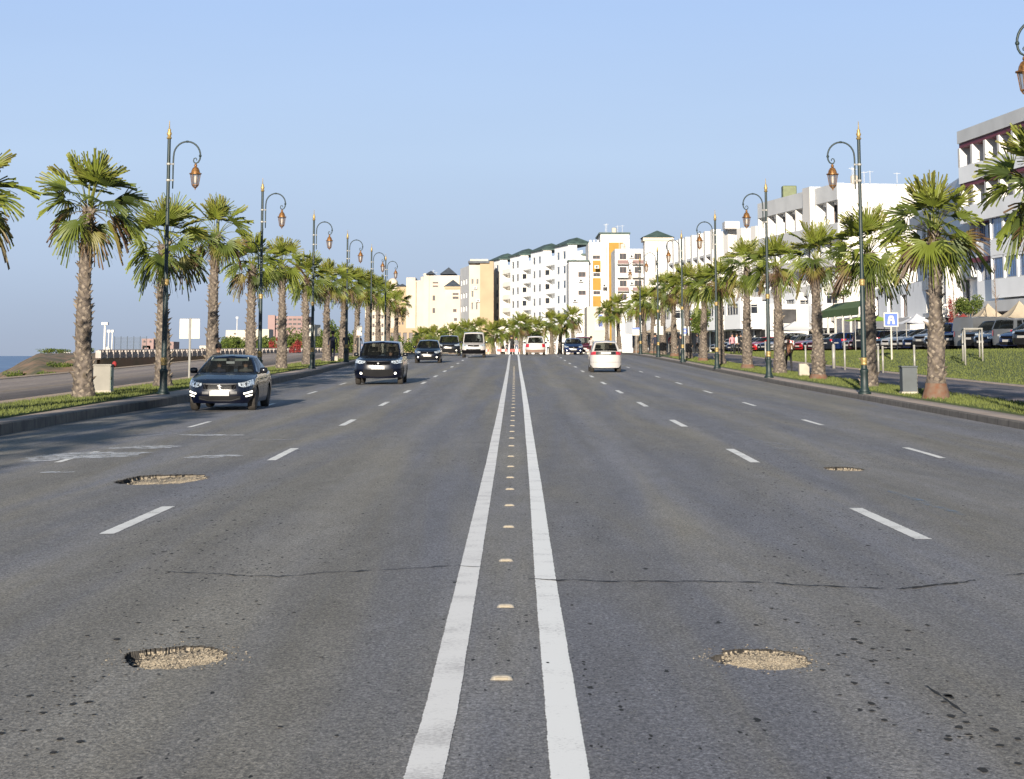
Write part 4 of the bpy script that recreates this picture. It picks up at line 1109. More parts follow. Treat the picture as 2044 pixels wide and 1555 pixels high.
    b = MB(); b.smooth = True
    surf(S.T, 'v', 0, -.50, .50, 0, 1, 10, 2, off=.006, mb=b, lo=lambda a: wz(zg0 + .05 * abs(a)), hi=lambda a: wz(zg1)); part('grille', b, M['black'])
    if det > 1:
        b = MB()
        surf(S.T, 'v', 0, -.52, .52, wz(zg1 - .008), wz(zg1 + .012), 10, 1, off=.016, mb=b)
        if kind == 'saloon':
            for sx in (-1, 1): b.tube([S.T(sx * .50, 0, wz(zg1)) - Vector((0, .015, 0)), S.T(sx * .40, 0, wz(zg0)) - Vector((0, .015, 0))], .010, 5)
            for q in range(5): surf(S.T, 'v', 0, -.36, .36, wz(zg0 + .03 + .02 * q), wz(zg0 + .034 + .02 * q), 8, 1, off=.012, mb=b)
        part('grille_trim', b, M['dark_trim'] if kind == 'saloon' else M['black'])
        c = S.T(0, 0, wz((zg0 + zg1) / 2 + .01)); b = MB()      # badge: a small standing figure shape / a triple mark
        if kind == 'saloon':
            b.box((c.x, c.y - .03, c.z), (.018, .012, .055)); b.box((c.x - .03, c.y - .03, c.z + .03), (.022, .012, .012)); b.box((c.x + .028, c.y - .03, c.z + .01), (.02, .012, .012)); b.box((c.x + .02, c.y - .03, c.z - .045), (.02, .012, .012))
        else:
            for a in (90, 210, 330):
                dx, dz = math.cos(R(a)) * .045, math.sin(R(a)) * .045; nx_, nz_ = -dz * .4, dx * .4
                b.poly([(c.x, c.y - .03, c.z), (c.x + dx * .5 + nx_, c.y - .03, c.z + dz * .5 + nz_), (c.x + dx, c.y - .03, c.z + dz), (c.x + dx * .5 - nx_, c.y - .03, c.z + dz * .5 - nz_)])
        part('badge', b, M['chrome'])
    zp = zg0 - .09
    p0 = S.T(0, 0, wz(zp))
    b = MB(); b.box((0, p0.y - .02, zp), (.255, .012, .058)); part('number_plate', b, M['plate'])
    b = MB(); b.smooth = True
    surf(S.T, 'v', 0, -.62, .62, 0, 1, 12, 2, off=.004, mb=b, lo=lambda a: wz(S.sill + .05 + .10 * a * a), hi=lambda a: wz(zp - .075 + .02 * a * a)); part('lower_intake', b, M['interior'])
    if kind == 'saloon' and det > 1:
        b = MB(); b.smooth = True
        surf(S.T, 'v', 0, -.60, .60, 0, 1, 16, 1, off=.014, mb=b, lo=lambda a: wz(S.sill + .055 + .22 * max(0, abs(a) - .35)), hi=lambda a: wz(S.sill + .078 + .25 * max(0, abs(a) - .35))); part('bumper_trim', b, M['chrome'])
        b = MB(); b.smooth = True
        for sx in (-1, 1): surf(S.T, 'v', 0, *sorted((sx * .32, sx * .52)), wz(zp - .02), wz(zp + .045), 4, 2, off=.01, mb=b)
        part('plate_surround', b, M['dark_trim'])
    if fog:
        for sx in (-1, 1):
            if kind == 'saloon':
                for (ua, ub, za, zb) in ((.70, .93, .425, .46), (.76, .92, .355, .385)):
                    b = MB(); b.smooth = True; surf(S.T, 'v', 0, *sorted((sx * ua, sx * ub)), 0, 1, 5, 1, off=.012, mb=b, lo=lambda a: wz(za + .06 * (abs(a) - .7)), hi=lambda a: wz(zb + .06 * (abs(a) - .7)))
                    part('fog_light', b, M['lamp_on'])
            else:
                p = S.T(sx * .70, 0, wz(S.sill + .17)); b = MB(); b.lathe([(0, -.015), (.035, -.012), (.05, 0), (.05, .04)], 12, axis='x')
                b.v = [(p.x + v[1], p.y + v[0], p.z + v[2]) for v in b.v]; part('fog_light', b, M['lamp_on'])
    # ---- rear
    yr = L
    tr_ = S.top[-1][1]
    wr_ = lambda z: (z - S.sill) / (tr_ - S.sill)
    for sx in (-1, 1):
        b = MB(); b.smooth = True
        za, zb = (tr_ - .19, tr_ - .02) if kind not in ('van', 'offroad', 'estate') else (tr_ - .34, tr_ - .04)
        surf(S.T, 'v', 1, *sorted((sx * .66, sx * .985)), wr_(za), wr_(zb), 6, 3, off=.008, mb=b); part('tail_light', b, M['tail'])
    zz = tr_ - .12 if tailband else tr_ - .32
    if tailband:
        b = MB(); b.smooth = True; surf(S.T, 'v', 1, -.655, .655, wr_(tr_ - .19), wr_(tr_ - .02), 8, 2, off=.006, mb=b); part('boot_band', b, P['black'])
        b = MB(); b.box((0, yr + .02, zz + .015), (.25, .008, .045)); part('rear_plate', b, M['visor'])
        b = MB(); b.smooth = True; surf(S.T, 'v', 1, -.97, .97, wr_(S.sill + .27), wr_(S.sill + .285), 12, 1, off=.004, mb=b); part('bumper_seam', b, P['grey'])
    else:
        b = MB(); b.box((0, yr + .012, zz), (.25, .01, .05)); part('rear_plate', b, M['plate'])
    if det > 1 and kind in ('saloon', 'offroad', 'compact', 'hatch'):
        for sx in (-1, 1):
            for yy in (L * .43, L * .64):
                p = S.T(sx, (yy - S.ynose(1)) / (S.yrear(1) - S.ynose(1)), .80); b = MB(); b.smooth = True; b.tube([p + Vector((sx * .0, -.08, 0)), p + Vector((sx * .03, -.05, 0)), p + Vector((sx * .03, .05, 0)), p + Vector((0, .08, 0))], .011, 6); part('door_handle', b, M['chrome'] if kind == 'saloon' else pnt)
        b = MB()
        for sx in (-1, 1):
            for yy in (L * .285, L * .49, L * .70):
                v0 = (yy - S.ynose(1)) / (S.yrear(1) - S.ynose(1)); surf(S.T, 'u', sx, v0, v0 + .0025, .08, .97, 1, 6, off=.002, mb=b)
        part('door_seam', b, M['black'])
    return rt
def set_paint(root, p):
    for c in root.children:
        if c.name.split('.')[0] in ('body',):
            c.material_slots[0].link = 'OBJECT'; c.material_slots[0].material = p
def place_car(o, X, d, rz, label, cat, group=None, z=None, front=True):
    """X,d = middle of the front (rz=0) or rear (rz=pi) bumper on the ground"""
    L = 0
    o.rotation_euler = (math.atan2(zr(d + 4) - zr(d), 4) * (1 if abs(rz) < 1 else -1) if z is None else 0, 0, rz)
    o.location = (X, d, zroad(X, d) + .004 if z is None else z)
    tag(o, label, cat, group)
def LX(px, d): return (px - XV) * d / F0
c = make_car('saloon', P['navy']); c.name = 'saloon_car'
place_car(c, LX(440, 53.6), 53.6, 0, 'dark blue saloon with lit fog lamps driving towards the camera on the outer lane', 'car', 'vehicles driving on the road')
saloon = c
c = make_car('offroad', P['navy']); c.name = 'offroad_car'
place_car(c, LX(755, 80.5), 80.5, 0, 'tall dark blue off-roader with round lit fog lamps driving towards the camera', 'car', 'vehicles driving on the road')
offr = c
c = make_car('hatch', P['navy'], 2); c.name = 'hatchback_car'
place_car(c, LX(853, 134), 134, 0, 'dark blue hatchback with bright headlamps, behind the tall off-roader', 'car', 'vehicles driving on the road'); hatch = c
c = make_car('offroad', P['black'], 1); c.name = 'offroad_car'
place_car(c, LX(895, 172), 172, 0, 'dark car partly hidden between the blue hatchback and the white van', 'car', 'vehicles driving on the road')
c = make_car('van', P['white'], 2, fog=False); c.name = 'delivery_van'
place_car(c, LX(945, 158), 158, 0, 'white van with black bumper and wide dark windscreen coming over the crest', 'van', 'vehicles driving on the road')
_S = CarShape(**SPECS['van']); b = MB(); b.smooth = True
surf(_S.T, 'v', 0, -1.0, 1.0, .02, .42, 14, 3, off=.007, mb=b); b.build('bumper', M['black'], c)
c = make_car('estate', P['white'], 2, fog=False); c.name = 'estate_car'
place_car(c, LX(1068, 183), 183, PI, 'white estate car seen from behind on the crest, left of the dashes', 'car', 'vehicles driving on the road')
c.location.y = 183
b = MB(); b.smooth = True; _S = CarShape(**SPECS['estate']); surf(_S.T, 'v', 1, -1.0, 1.0, .02, .30, 12, 3, off=.007, mb=b)
M['rust'] = mat('dusty_brown_bumper', (.15, .09, .065), .8); b.build('bumper', M['rust'], c)
c = copy_tree(hatch); set_paint(c, P['blue']); c.name = 'hatchback_car'
place_car(c, LX(1145, 184), 184, 0, 'oncoming blue hatchback standing on the right lanes at the crest', 'car', 'vehicles driving on the road')
c = make_car('estate', P['maroon'], 1, fog=False); c.name = 'estate_car'
place_car(c, LX(1166, 190), 190, 0, 'dark maroon car half hidden behind the motorcyclist on the crest', 'car', 'vehicles driving on the road')
c = make_car('compact', P['white'], 2, fog=False, tailband=True); c.name = 'hatchback_car'
place_car(c, LX(1203, 108), 108, PI, 'white hatchback driving away, black band and red lamp across its tailgate', 'car', 'vehicles driving on the road')
# parked cars behind the bank: every second row position, noses towards the buildings
prot = {'hatch': hatch, 'saloon': None, 'offroad': offr}
pk = {k: make_car(k, P['navy'], 1, fog=False) for k in ('hatch', 'saloon', 'offroad', 'van')}
used = {k: False for k in pk}
seq = [('offroad', 'black'), ('hatch', 'blue'), ('offroad', 'grey'), ('saloon', 'navy'), ('offroad', 'black'), ('van', 'grey'), ('offroad', 'navy'), ('offroad', 'blue'), ('hatch', 'black'),
       ('offroad', 'silver'), ('saloon', 'blue'), ('hatch', 'silver'), ('saloon', 'grey'), ('hatch', 'white'), ('saloon', 'black'), ('hatch', 'navy'), ('offroad', 'black'), ('hatch', 'maroon'),
       ('saloon', 'silver'), ('hatch', 'blue'), ('saloon', 'black'), ('hatch', 'white'), ('saloon', 'maroon'), ('hatch', 'navy'), ('saloon', 'red'), ('hatch', 'silver'), ('saloon', 'white'),
       ('offroad', 'navy'), ('hatch', 'black'), ('saloon', 'white'), ('hatch', 'blue'), ('saloon', 'black'), ('hatch', 'red'), ('saloon', 'navy'), ('hatch', 'black'), ('hatch', 'navy'), ('saloon', 'grey'), ('hatch', 'blue'), ('offroad', 'black'), ('saloon', 'navy'), ('hatch', 'white'), ('hatch', 'black')]
names = dict(hatch='hatchback_car', saloon='saloon_car', offroad='offroad_car', van='delivery_van')
kinds = dict(hatch='hatchback', saloon='saloon', offroad='off-roader', van='van')
d = 103.0; rk = random.Random(4)
for i, (k, pn) in enumerate(seq):
    o = pk[k] if not used[k] else copy_tree(pk[k]); used[k] = True
    o.name = names[k]; set_paint(o, P[pn])
    X = 25.6 + rk.uniform(-.2, .2) + (0 if d < 150 else -(d - 150) * .035)
    rz = R(-58 + rk.uniform(-4, 4)) if rk.random() < .62 else R(122 + rk.uniform(-4, 4))
    if rz > 1: o.location = (X + 3.6, d + 2.2, park_z(X, d) + .005)
    else: o.location = (X, d, park_z(X, d) + .005)
    o.rotation_euler = (0, 0, rz)
    cn = dict(navy='dark blue', maroon='dark red').get(pn, pn)
    tag(o, '%s %s parked above the bank, %s from the right end' % (cn, kinds[k], ordx(i)), 'van' if k == 'van' else 'car', 'cars parked behind the grass bank')
    d += 3.0 if d < 150 else 3.3

# ================================================================= PEOPLE
SKC = {}
def cloth(c):
    k = tuple(round(q, 3) for q in c)
    if k not in SKC: SKC[k] = mat('cloth', c, .9, var=.15, scale=6)
    return SKC[k]
def person(loc, rz, H, top, bottom, label, walk=.0, arm=.0, robe=False, seated=False, parent=None, group=None, headgear=None):
    """one skinned body; z levels pick skin, top and trousers"""
    s = H / 1.75
    rt = empty('person', loc, rz)
    if label: tag(rt, label, 'person', group)
    me = bpy.data.meshes.new('body'); V, E, Rd = [], [], []
    def add(p, r, par=None):
        V.append(Vector(p) * s); Rd.append(r * s)
        if par is not None: E.append((par, len(V) - 1))
        return len(V) - 1
    if seated: hip = add((0, 0, .52), .15)
    else: hip = add((0, 0, .92), .145)
    hz = .52 if seated else .92
    wst = add((0, .01, hz + .18), .125, hip); ch = add((0, .015, hz + .38), .15, wst); nk = add((0, .01, hz + .55), .05, ch); 
    hd0 = add((0, -.005, hz + .645), .088, nk); hd1 = add((0, -.01, hz + .73), .108, hd0); hd2 = add((0, 0, hz + .80), .075, hd1)
    for sx in (-1, 1):
        sh = add((sx * .18, .015, hz + .47), .065, ch)
        if seated: el = add((sx * .23, -.12, hz + .24), .045, sh); ha = add((sx * .20, -.36, hz + .30), .035, el)
        else:
            el = add((sx * .24, .03 + sx * walk * .12, hz + .20), .045, sh); ha = add((sx * (.24 - arm * .08), -.06 + sx * walk * .25 - arm * .2, hz - .03 + arm * .25), .033, el)
        hn = add(tuple(Vector(V[ha]) / s + Vector((0, -.02, -.08 if not seated else 0))), .028, ha)
        hj = add((sx * .09, 0, hz - .05), .095, hip)
        if seated: kn = add((sx * .17, -.42, hz + .0), .07, hj); an = add((sx * .15, -.30, .12), .048, kn)
        else: kn = add((sx * .10, -.02 - sx * walk * .18, .50), .068, hj); an = add((sx * .10, .02 - sx * walk * .34, .09), .045, kn)
        tz = .045 if not seated else .08
        add((sx * .105, float(V[an].y / s) - .15, tz), .036, an)
    me.from_pydata([tuple(v) for v in V], E, [])
    o = bpy.data.objects.new('body', me); COL.objects.link(o)
    md = o.modifiers.new('skin', 'SKIN'); md.use_smooth_shade = True
    for i, sv in enumerate(me.skin_vertices[0].data): sv.radius = (Rd[i], Rd[i] * .82); sv.use_root = (i == 0)
    o.modifiers.new('sub', 'SUBSURF').render_levels = 1; o.modifiers['sub'].levels = 1
    dg = bpy.context.evaluated_depsgraph_get(); m2 = bpy.data.meshes.new_from_object(o.evaluated_get(dg))
    bpy.data.objects.remove(o); bpy.data.meshes.remove(me)
    m2.name = 'body'; m2.materials.clear()
    for m_ in (cloth(top), cloth(bottom), M['skin'], M['black']): m2.materials.append(m_)
    for p in m2.polygons:
        c = p.center / s; z = c.z
        hand = abs(c.x) > .15 and z < hz + .02 and not seated and z > hz - .25 and abs(c.x) > .17
        p.material_index = 2 if z > hz + .55 or hand else (3 if z < .085 else (0 if z > hz + .02 else 1)); p.use_smooth = True
    bo = link_mesh('body', m2, rt)
    b = MB(); b.smooth = True
    b.lathe([(.0, hz + .875), (.05, hz + .865), (.10, hz + .845), (.116, hz + .78), (.112, hz + .71), (.09, hz + .67)], 12, (0, .022, 0))
    b.v = [(v[0] * s, v[1] * s, v[2] * s) for v in b.v]; b.build('hair', headgear or M['hair'], rt)
    b = MB(); b.smooth = True   # brow / nose
    b.tube([(0, -.088 * s, (hz + .735) * s), (0, -.112 * s, (hz + .70) * s), (0, -.09 * s, (hz + .69) * s)], [.008, .014, .01], 5); b.build('nose', M['skin'], rt)
    b = MB()
    for sx in (-1, 1): b.box((sx * .034 * s, -.088 * s, (hz + .735) * s), (.014 * s, .008 * s, .007 * s))
    b.build('eyes', M['hair'], rt)
    if robe:
        b = MB(); b.smooth = True; b.lathe([(.20 * s, .06 * s), (.19 * s, .3 * s), (.17 * s, .7 * s), (.165 * s, .95 * s), (.15 * s, 1.05 * s)], 16); b.build('robe', cloth(top), rt)
    return rt
def gz(X, d, o=KH + .03): return zr(d) + o
NAVY, DK, WH, BR, RD, GY = (.012, .014, .03), (.012, .012, .013), (.55, .53, .5), (.20, .09, .05), (.30, .02, .02), (.16, .16, .17)
person((LX(436, 61.6), 61.6, zr(61) + KH), R(15), 1.50, DK, NAVY, 'dark haired pedestrian on the verge, head showing above the blue saloon roof')
person((LX(664, 122), 122, gz(0, 122) + .10), R(180), 1.80, NAVY, NAVY, 'pedestrian in navy clothes walking away along the promenade', walk=.8)
person((LX(691, 131), 131, gz(0, 131) + .10), R(170), 1.75, NAVY, DK, 'pedestrian in dark clothes beside the fourth seaward lamp post', walk=-.6)
person((LX(716, 150), 150, gz(0, 150)), 0, 1.7, DK, DK, 'distant pedestrian in black under the far cream sign', walk=.5)
person((LX(1021, 196), 196, zr(196)), R(180), 1.80, DK, DK, 'tall figure in black standing on the crest at the end of the double line')
person((LX(1012, 197), 197, zr(197)), R(150), 1.15, DK, DK, 'small dark figure beside the tall figure on the crest')
person((LX(1031, 204), 204, zr(204)), R(20), 1.70, GY, (.05, .07, .12), 'grey clothed pedestrian right of the tall figure on the crest', walk=.6)
person((LX(1108, 205), 205, zr(205)), R(90), 1.10, BR, DK, 'crouching brown figure by the pale palm trunk on the crest')
person((LX(1094, 207), 207, zr(207)), R(0), 1.45, WH, DK, 'small pedestrian in a white top left of the pale palm trunk')
person((LX(1574, 97), 97, gz(0, 97, KH)), R(180), 1.72, BR, DK, 'pedestrian in a brown coat walking on the landward path behind a palm', walk=.8, arm=.3)
person((LX(1560, 96), 96, gz(0, 96, KH)), R(175), 1.72, DK, DK, 'pedestrian in black close beside the brown coated one', walk=-.6)
person((LX(1375, 143), 143, gz(0, 143, KH)), R(170), 1.75, DK, NAVY, 'dark pedestrian right of the blue disc sign post', walk=.7)
person((LX(1359, 137), 137, gz(0, 137, KH)), R(0), 1.70, DK, DK, 'dark pedestrian left of the blue disc sign post', walk=.5)
person((LX(1308, 158), 158, gz(0, 158, KH)), R(180), 1.72, NAVY, DK, 'dark pedestrian at the blank cream sign', walk=.6)
for i, (px, dd_, tp, bt, lb) in enumerate([(1462, 168, (.45, .20, .22), DK, 'pedestrian in a pink top on the far side of the bank'), (1471, 170, WH, DK, 'pedestrian in white top and black trousers behind the bank'),
        (1479, 169, DK, DK, 'pedestrian all in black right of the white topped one behind the bank'), (1340, 176, RD, DK, 'pedestrian in red beyond the landward palms'), (1392, 172, GY, DK, 'grey clothed pedestrian beyond the bank near the market stall')]):
    X = LX(px, dd_); person((X, dd_, bank_z(X, dd_) if X < 24.4 else park_z(X, dd_)), R(60 * i), 1.7, tp, bt, lb, walk=.4)
def in_car(car, dx, dy, top, lab):
    c = car.location; person((c.x + dx, c.y + dy, c.z + .19), 0, 1.52, top, DK, lab, seated=True)
in_car(saloon, .36, 2.35, (.16, .15, .14), 'driver in a grey top at the wheel of the near dark blue saloon'); in_car(saloon, -.36, 2.35, (.05, .05, .08), 'front passenger in dark clothes inside the near dark blue saloon')
in_car(offr, .36, 2.15, (.10, .10, .12), 'driver in a dark top inside the tall dark blue off-roader')
# motorcyclist
mt = empty('motorcycle', (LX(1180, 176), 176, zr(176)), PI, 'small motorcycle ridden away just left of the white hatchback', 'motorcycle')
b = MB(); b.smooth = True
for y in (-.62, .62):
    q = MB(); q.smooth = True; q.lathe([(.2, -.045), (.29, -.04), (.305, 0), (.29, .04), (.2, .045)], 20, (0, y, .305), axis='x'); 
    q.v = [(v[0], v[1], v[2]) for v in q.v]; q.v = [(a, b_ , c_) for a, b_, c_ in q.v]; wq = q.build('wheel', M['tyre'], mt)
    wq.data.transform(Matrix.Translation((0, y, .305)) @ Matrix.Identity(4)) if False else None
b.tube([(0, -.62, .305), (0, -.48, .75), (0, -.40, 1.02)], .035, 6); b.tube([(0, -.45, .80), (0, 0, .50), (0, .62, .305)], .04, 6)
b.lathe([(.0, .66), (.13, .70), (.15, .80), (.0, .86)], 10, (0, -.12, 0)); b.box((0, .32, .80), (.12, .34, .05)); b.box((0, .05, .45), (.13, .2, .15))
b.tube([(-.34, -.36, 1.04), (-.1, -.42, 1.04), (.1, -.42, 1.04), (.34, -.36, 1.04)], .018, 6); b.box((0, .72, .72), (.06, .05, .04)); b.build('frame', P['maroon'], mt)
person((LX(1180, 176), 176 + .25 * -1 + .1, zr(176) + .30), PI, 1.72, (.30, .28, .27), DK, 'rider in a pale jacket with dark hair on the small motorcycle', seated=True)

# ================================================================= BUILDINGS
WINM = {}
def win_mesh(w, h, fr, gl, mull=1, tr=True):
    k = (round(w, 2), round(h, 2), fr, gl, mull, tr)
    if k in WINM: return WINM[k]
    b = MB(); f = min(.07, w * .08); 
    b.box2((0, .02, 0), (w, .03, h), 1)
    b.box2((0, -.03, 0), (f, .018, h), 0); b.box2((w - f, -.03, 0), (w, .018, h), 0); b.box2((f, -.028, 0), (w - f, .017, f), 0); b.box2((f, -.028, h - f), (w - f, .017, h), 0)
    for i in range(mull):
        x = w * (i + 1) / (mull + 1); b.box2((x - f * .45, -.025, f), (x + f * .45, .016, h - f), 0)
    if tr: b.box2((f, -.022, h * .72), (w - f, .015, h * .72 + f * .8), 0)
    WINM[k] = b.mesh('window', [M[fr], M[gl]]); return WINM[k]
class Bld:
    """one building; wall() makes a facade with real openings, windows are parts"""
    def __init__(s, name, label, cat='building', group=None):
        s.rt = empty(name, (0, 0, 0), 0, label, cat, group); s.n = 0
    def wall(s, A, B, z0, z1, m='white_wall', ops=(), rev=.25, fr='win_frame', gl='win_dark', mull=1, name='wall', tr=True, hollow=False):
        """A->B seen from outside with A on the viewer's left; ops = (s0, s1, za, zb) in metres"""
        A, B = Vector(A), Vector(B); L = (B - A).length; t = (B - A) / L; n = Vector((t.y, -t.x))   # outward
        cs = sorted(set([0, L] + [q for o in ops for q in o[:2]])); cz = sorted(set([z0, z1] + [q for o in ops for q in o[2:4]]))
        b = MB(); P3 = lambda a, z, dpt=0.0: (A.x + t.x * a - n.x * dpt, A.y + t.y * a - n.y * dpt, z)
        for i in range(len(cs) - 1):
            for j in range(len(cz) - 1):
                ma, mz = (cs[i] + cs[i + 1]) / 2, (cz[j] + cz[j + 1]) / 2
                if any(o[0] < ma < o[1] and o[2] < mz < o[3] for o in ops): continue
                b.poly([P3(cs[i], cz[j]), P3(cs[i + 1], cz[j]), P3(cs[i + 1], cz[j + 1]), P3(cs[i], cz[j + 1])])
        for o in ops:
            a0, a1, za, zb = o[:4]
            b.poly([P3(a0, za), P3(a0, zb), P3(a0, zb, rev), P3(a0, za, rev)]); b.poly([P3(a1, zb), P3(a1, za), P3(a1, za, rev), P3(a1, zb, rev)])
            b.poly([P3(a0, zb), P3(a1, zb), P3(a1, zb, rev), P3(a0, zb, rev)]); b.poly([P3(a1, za), P3(a0, za), P3(a0, za, rev), P3(a1, za, rev)])
            if hollow: b.poly([P3(a0, za, rev), P3(a1, za, rev), P3(a1, zb, rev), P3(a0, zb, rev)]); continue
            if s.n < 96:
                s.n += 1
                w = link_mesh('window', win_mesh(a1 - a0, zb - za, fr, gl, (o[4] if len(o) > 4 else mull), tr), s.rt, P3(a0, za, rev - .02), math.atan2(t.y, t.x))
            else:
                b.poly([P3(a0, za, rev), P3(a1, za, rev), P3(a1, zb, rev), P3(a0, zb, rev)], 1)
        return b.build(name, [M[m], M[gl]], s.rt)
    def block(s, A, B, D, z0, z1, m='white_wall', m2=None, front=(), side=(), top=True, **k):
        """A near end, B far end of the street face (street on the viewer's left side); D depth away from the street"""
        A, B = Vector(A), Vector(B); t = (B - A).normalized(); n = Vector((t.y, -t.x)) * D
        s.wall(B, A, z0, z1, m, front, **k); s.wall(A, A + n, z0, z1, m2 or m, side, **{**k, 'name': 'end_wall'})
        s.wall(A + n, B + n, z0, z1, m, (), name='back_wall'); s.wall(B + n, B, z0, z1, m, (), name='end_wall')
        b = MB(); zz = z1 - .35 if top else z1
        b.poly([(A.x, A.y, zz), ((A + n).x, (A + n).y, zz), ((B + n).x, (B + n).y, zz), (B.x, B.y, zz)]); b.build('roof', M['grey_wall'], s.rt)
        return t, n
    def box(s, a, bb, m, name='wall', rz=None, at=None):
        b = MB()
        if rz is None: b.box2(a, bb)
        else: b.box(a, bb, rz=rz)
        return b.build(name, M[m] if isinstance(m, str) else m, s.rt)
    def hip(s, A, B, D, z, h, over=.5, m='slate', name='roof', eave=.35, em=None):
        A, B = Vector(A), Vector(B); t = (B - A).normalized(); n = Vector((t.y, -t.x))
        a = A - t * over - n * over; b_ = B + t * over - n * over; c_ = B + t * over + n * (D + over); d_ = A - t * over + n * (D + over)
        ctr = (a + b_ + c_ + d_) / 4; rdg = max(0, ((b_ - a).length - (d_ - a).length) / 2) ; r0 = ctr - t * rdg; r1 = ctr + t * rdg
        q = MB(); P4 = [(p.x, p.y, z + eave) for p in (a, b_, c_, d_)]; P0 = [(p.x, p.y, z) for p in (a, b_, c_, d_)]
        A0, A1 = (r0.x, r0.y, z + h + eave), (r1.x, r1.y, z + h + eave)
        q.poly([P4[0], P4[1], A1, A0]); q.poly([P4[1], P4[2], A1]); q.poly([P4[2], P4[3], A0, A1]); q.poly([P4[3], P4[0], A0])
        o = q.build(name, M[m], s.rt)
        q = MB()
        for i in range(4): q.poly([P0[i], P0[(i + 1) % 4], P4[(i + 1) % 4], P4[i]])
        q.poly(P0); q.build('eaves', M[em or m], s.rt)
def XY(px, d): return (LX(px, d), d)
def Zp(py, d): return W(XV, py, d).z
def rows_ops(L, n, w, zs, h, m0=None, **k):
    out = []
    for z in zs:
        for i in range(n):
            a = L * (i + .5) / n - w / 2; out.append((a, a + w, z, z + h))
    return out
G0 = 1.3
# --- the long white stepped block at the centre
wb = Bld('apartment_block', 'long white block of flats with four green hipped bays beyond the crest')
segs = [(1122, 404, 1086, 418, 478, 482), (1077, 421, 1034, 437, 482, 488), (1026, 440, 990, 456, 492, 500)]
A_, B_ = Vector(XY(1164, 392)), Vector(XY(976, 480)); L = (B_ - A_).length; t_ = (B_ - A_) / L; n_ = Vector((t_.y, -t_.x))
ztop = 20.3
ops = []
for f in range(7):
    z = G0 + 1.6 + f * 2.85
    for q in range(25):
        a = 2.0 + q * (L - 4) / 25
        ops.append((a, a + (1.5 if q % 3 else .8), z, z + 1.35))
wb.block(tuple(A_), tuple(B_), 14, G0, ztop, 'strong_lift_wall', 'white_wall', front=ops, side=[(4.2, 5.8, 17.9, 18.7)], rev=.06, gl='win_pale', mull=1)
for k, (f0, f1) in enumerate(((.05, .18), (.29, .42), (.53, .65), (.77, .89))):
    a = A_ + t_ * L * f0; c = A_ + t_ * L * f1; hgt = ztop + 2.3
    m0 = a - n_ * 1.7; m1 = c - n_ * 1.7; Lb = (m1 - m0).length
    o2 = []
    for f in range(7):
        z = G0 + 1.6 + f * 2.85
        for q in range(2): o2.append((Lb * (.16 + .44 * q), Lb * (.16 + .44 * q) + 2.2, z, z + 1.45))
    wb.wall(tuple(m1), tuple(m0), G0, hgt, 'strong_lift_wall', o2, rev=.08, gl='win_pale', name='bay')
    wb.wall(tuple(m0), tuple(a), G0, hgt, 'white_wall', [(.4, 1.3, G0 + 1.6 + f * 2.85, G0 + 3.0 + f * 2.85) for f in range(6)] if k < 3 else (), rev=.3, name='bay')
    wb.wall(tuple(c), tuple(m1), G0, hgt, 'white_wall', (), name='bay')
    wb.hip(tuple(m0), tuple(m1), 4.6, hgt, 1.3, .4, 'slate', eave=.25)
for (fa, fb) in ((.0, .05), (.18, .29), (.42, .53), (.65, .77), (.89, 1.0)):
    for f in range(7):
        z = G0 + .9 + f * 2.85; a = A_ + t_ * L * fa; c = A_ + t_ * L * fb; q = MB(); o1, o2 = a - n_ * 1.3, c - n_ * 1.3
        pts = [a, c, o2, o1]; lo_ = [(p.x, p.y, z) for p in pts]; hi_ = [(p.x, p.y, z + 1.0) for p in pts]
        q.poly(lo_); q.poly(hi_)
        for i in range(4): q.poly([lo_[i], lo_[(i + 1) % 4], hi_[(i + 1) % 4], hi_[i]])
        q.build('balcony', M['strong_lift_wall'], wb.rt)
wb.box((A_.x - .3, A_.y - .35, ztop), (A_.x + 14.3, A_.y + 1.2, ztop + .35), 'slate', 'cornice')
# annex with brown windows, crenellated part, yellow panels
an = Bld('apartment_block', 'white flats with two yellow window strips and a battlement parapet')
dA = 372
def quadfront(B, pxa, pxb, d, ya, m, ops=(), dep=12, gl='win_dark', fr='win_brown', mull=1, z0=G0, name='wall', rev=.3, slant=0.0):
    """block whose broad face looks at the camera"""
    A0 = Vector(XY(pxa, d)); B0 = Vector(XY(pxb, d + slant)); z1 = Zp(ya, d); L = (B0 - A0).length
    sc_ = d / F0
    oo = [((p0 - pxa) * sc_, (p1 - pxa) * sc_, Zp(y1, d), Zp(y0, d)) for (p0, y0, p1, y1) in ops]
    B.wall(tuple(A0), tuple(B0), z0, z1, m, oo, gl=gl, fr=fr, mull=mull, rev=rev, name=name, tr=False)
    up = Vector((0, dep)); B.wall(tuple(B0), tuple(B0 + up), z0, z1, m, (), name='side_wall'); B.wall(tuple(A0 + up), tuple(A0), z0, z1, m, (), name='side_wall')
    B.wall(tuple(B0 + up), tuple(A0 + up), z0, z1, m, (), name='back_wall')
    b = MB(); b.poly([(A0.x, A0.y, z1), (B0.x, B0.y, z1), (B0.x, B0.y + dep, z1), (A0.x, A0.y + dep, z1)]); b.build('roof', M['grey_wall'], B.rt)
    return A0, B0, z1
quadfront(an, 1136, 1176, 366, 522, 'white_wall', [(1155, 543, 1170, 553), (1155, 580, 1170, 589)], dep=16)
an.box((LX(1134, 366), 365.6, Zp(522, 366)), (LX(1178, 366), 372, Zp(519, 366)), 'slate', 'cornice')
quadfront(an, 1176, 1212, 368, 484, 'white_wall', [(1184, 510, 1199, 517), (1185, 545, 1199, 552), (1185, 581, 1199, 588)], dep=16)
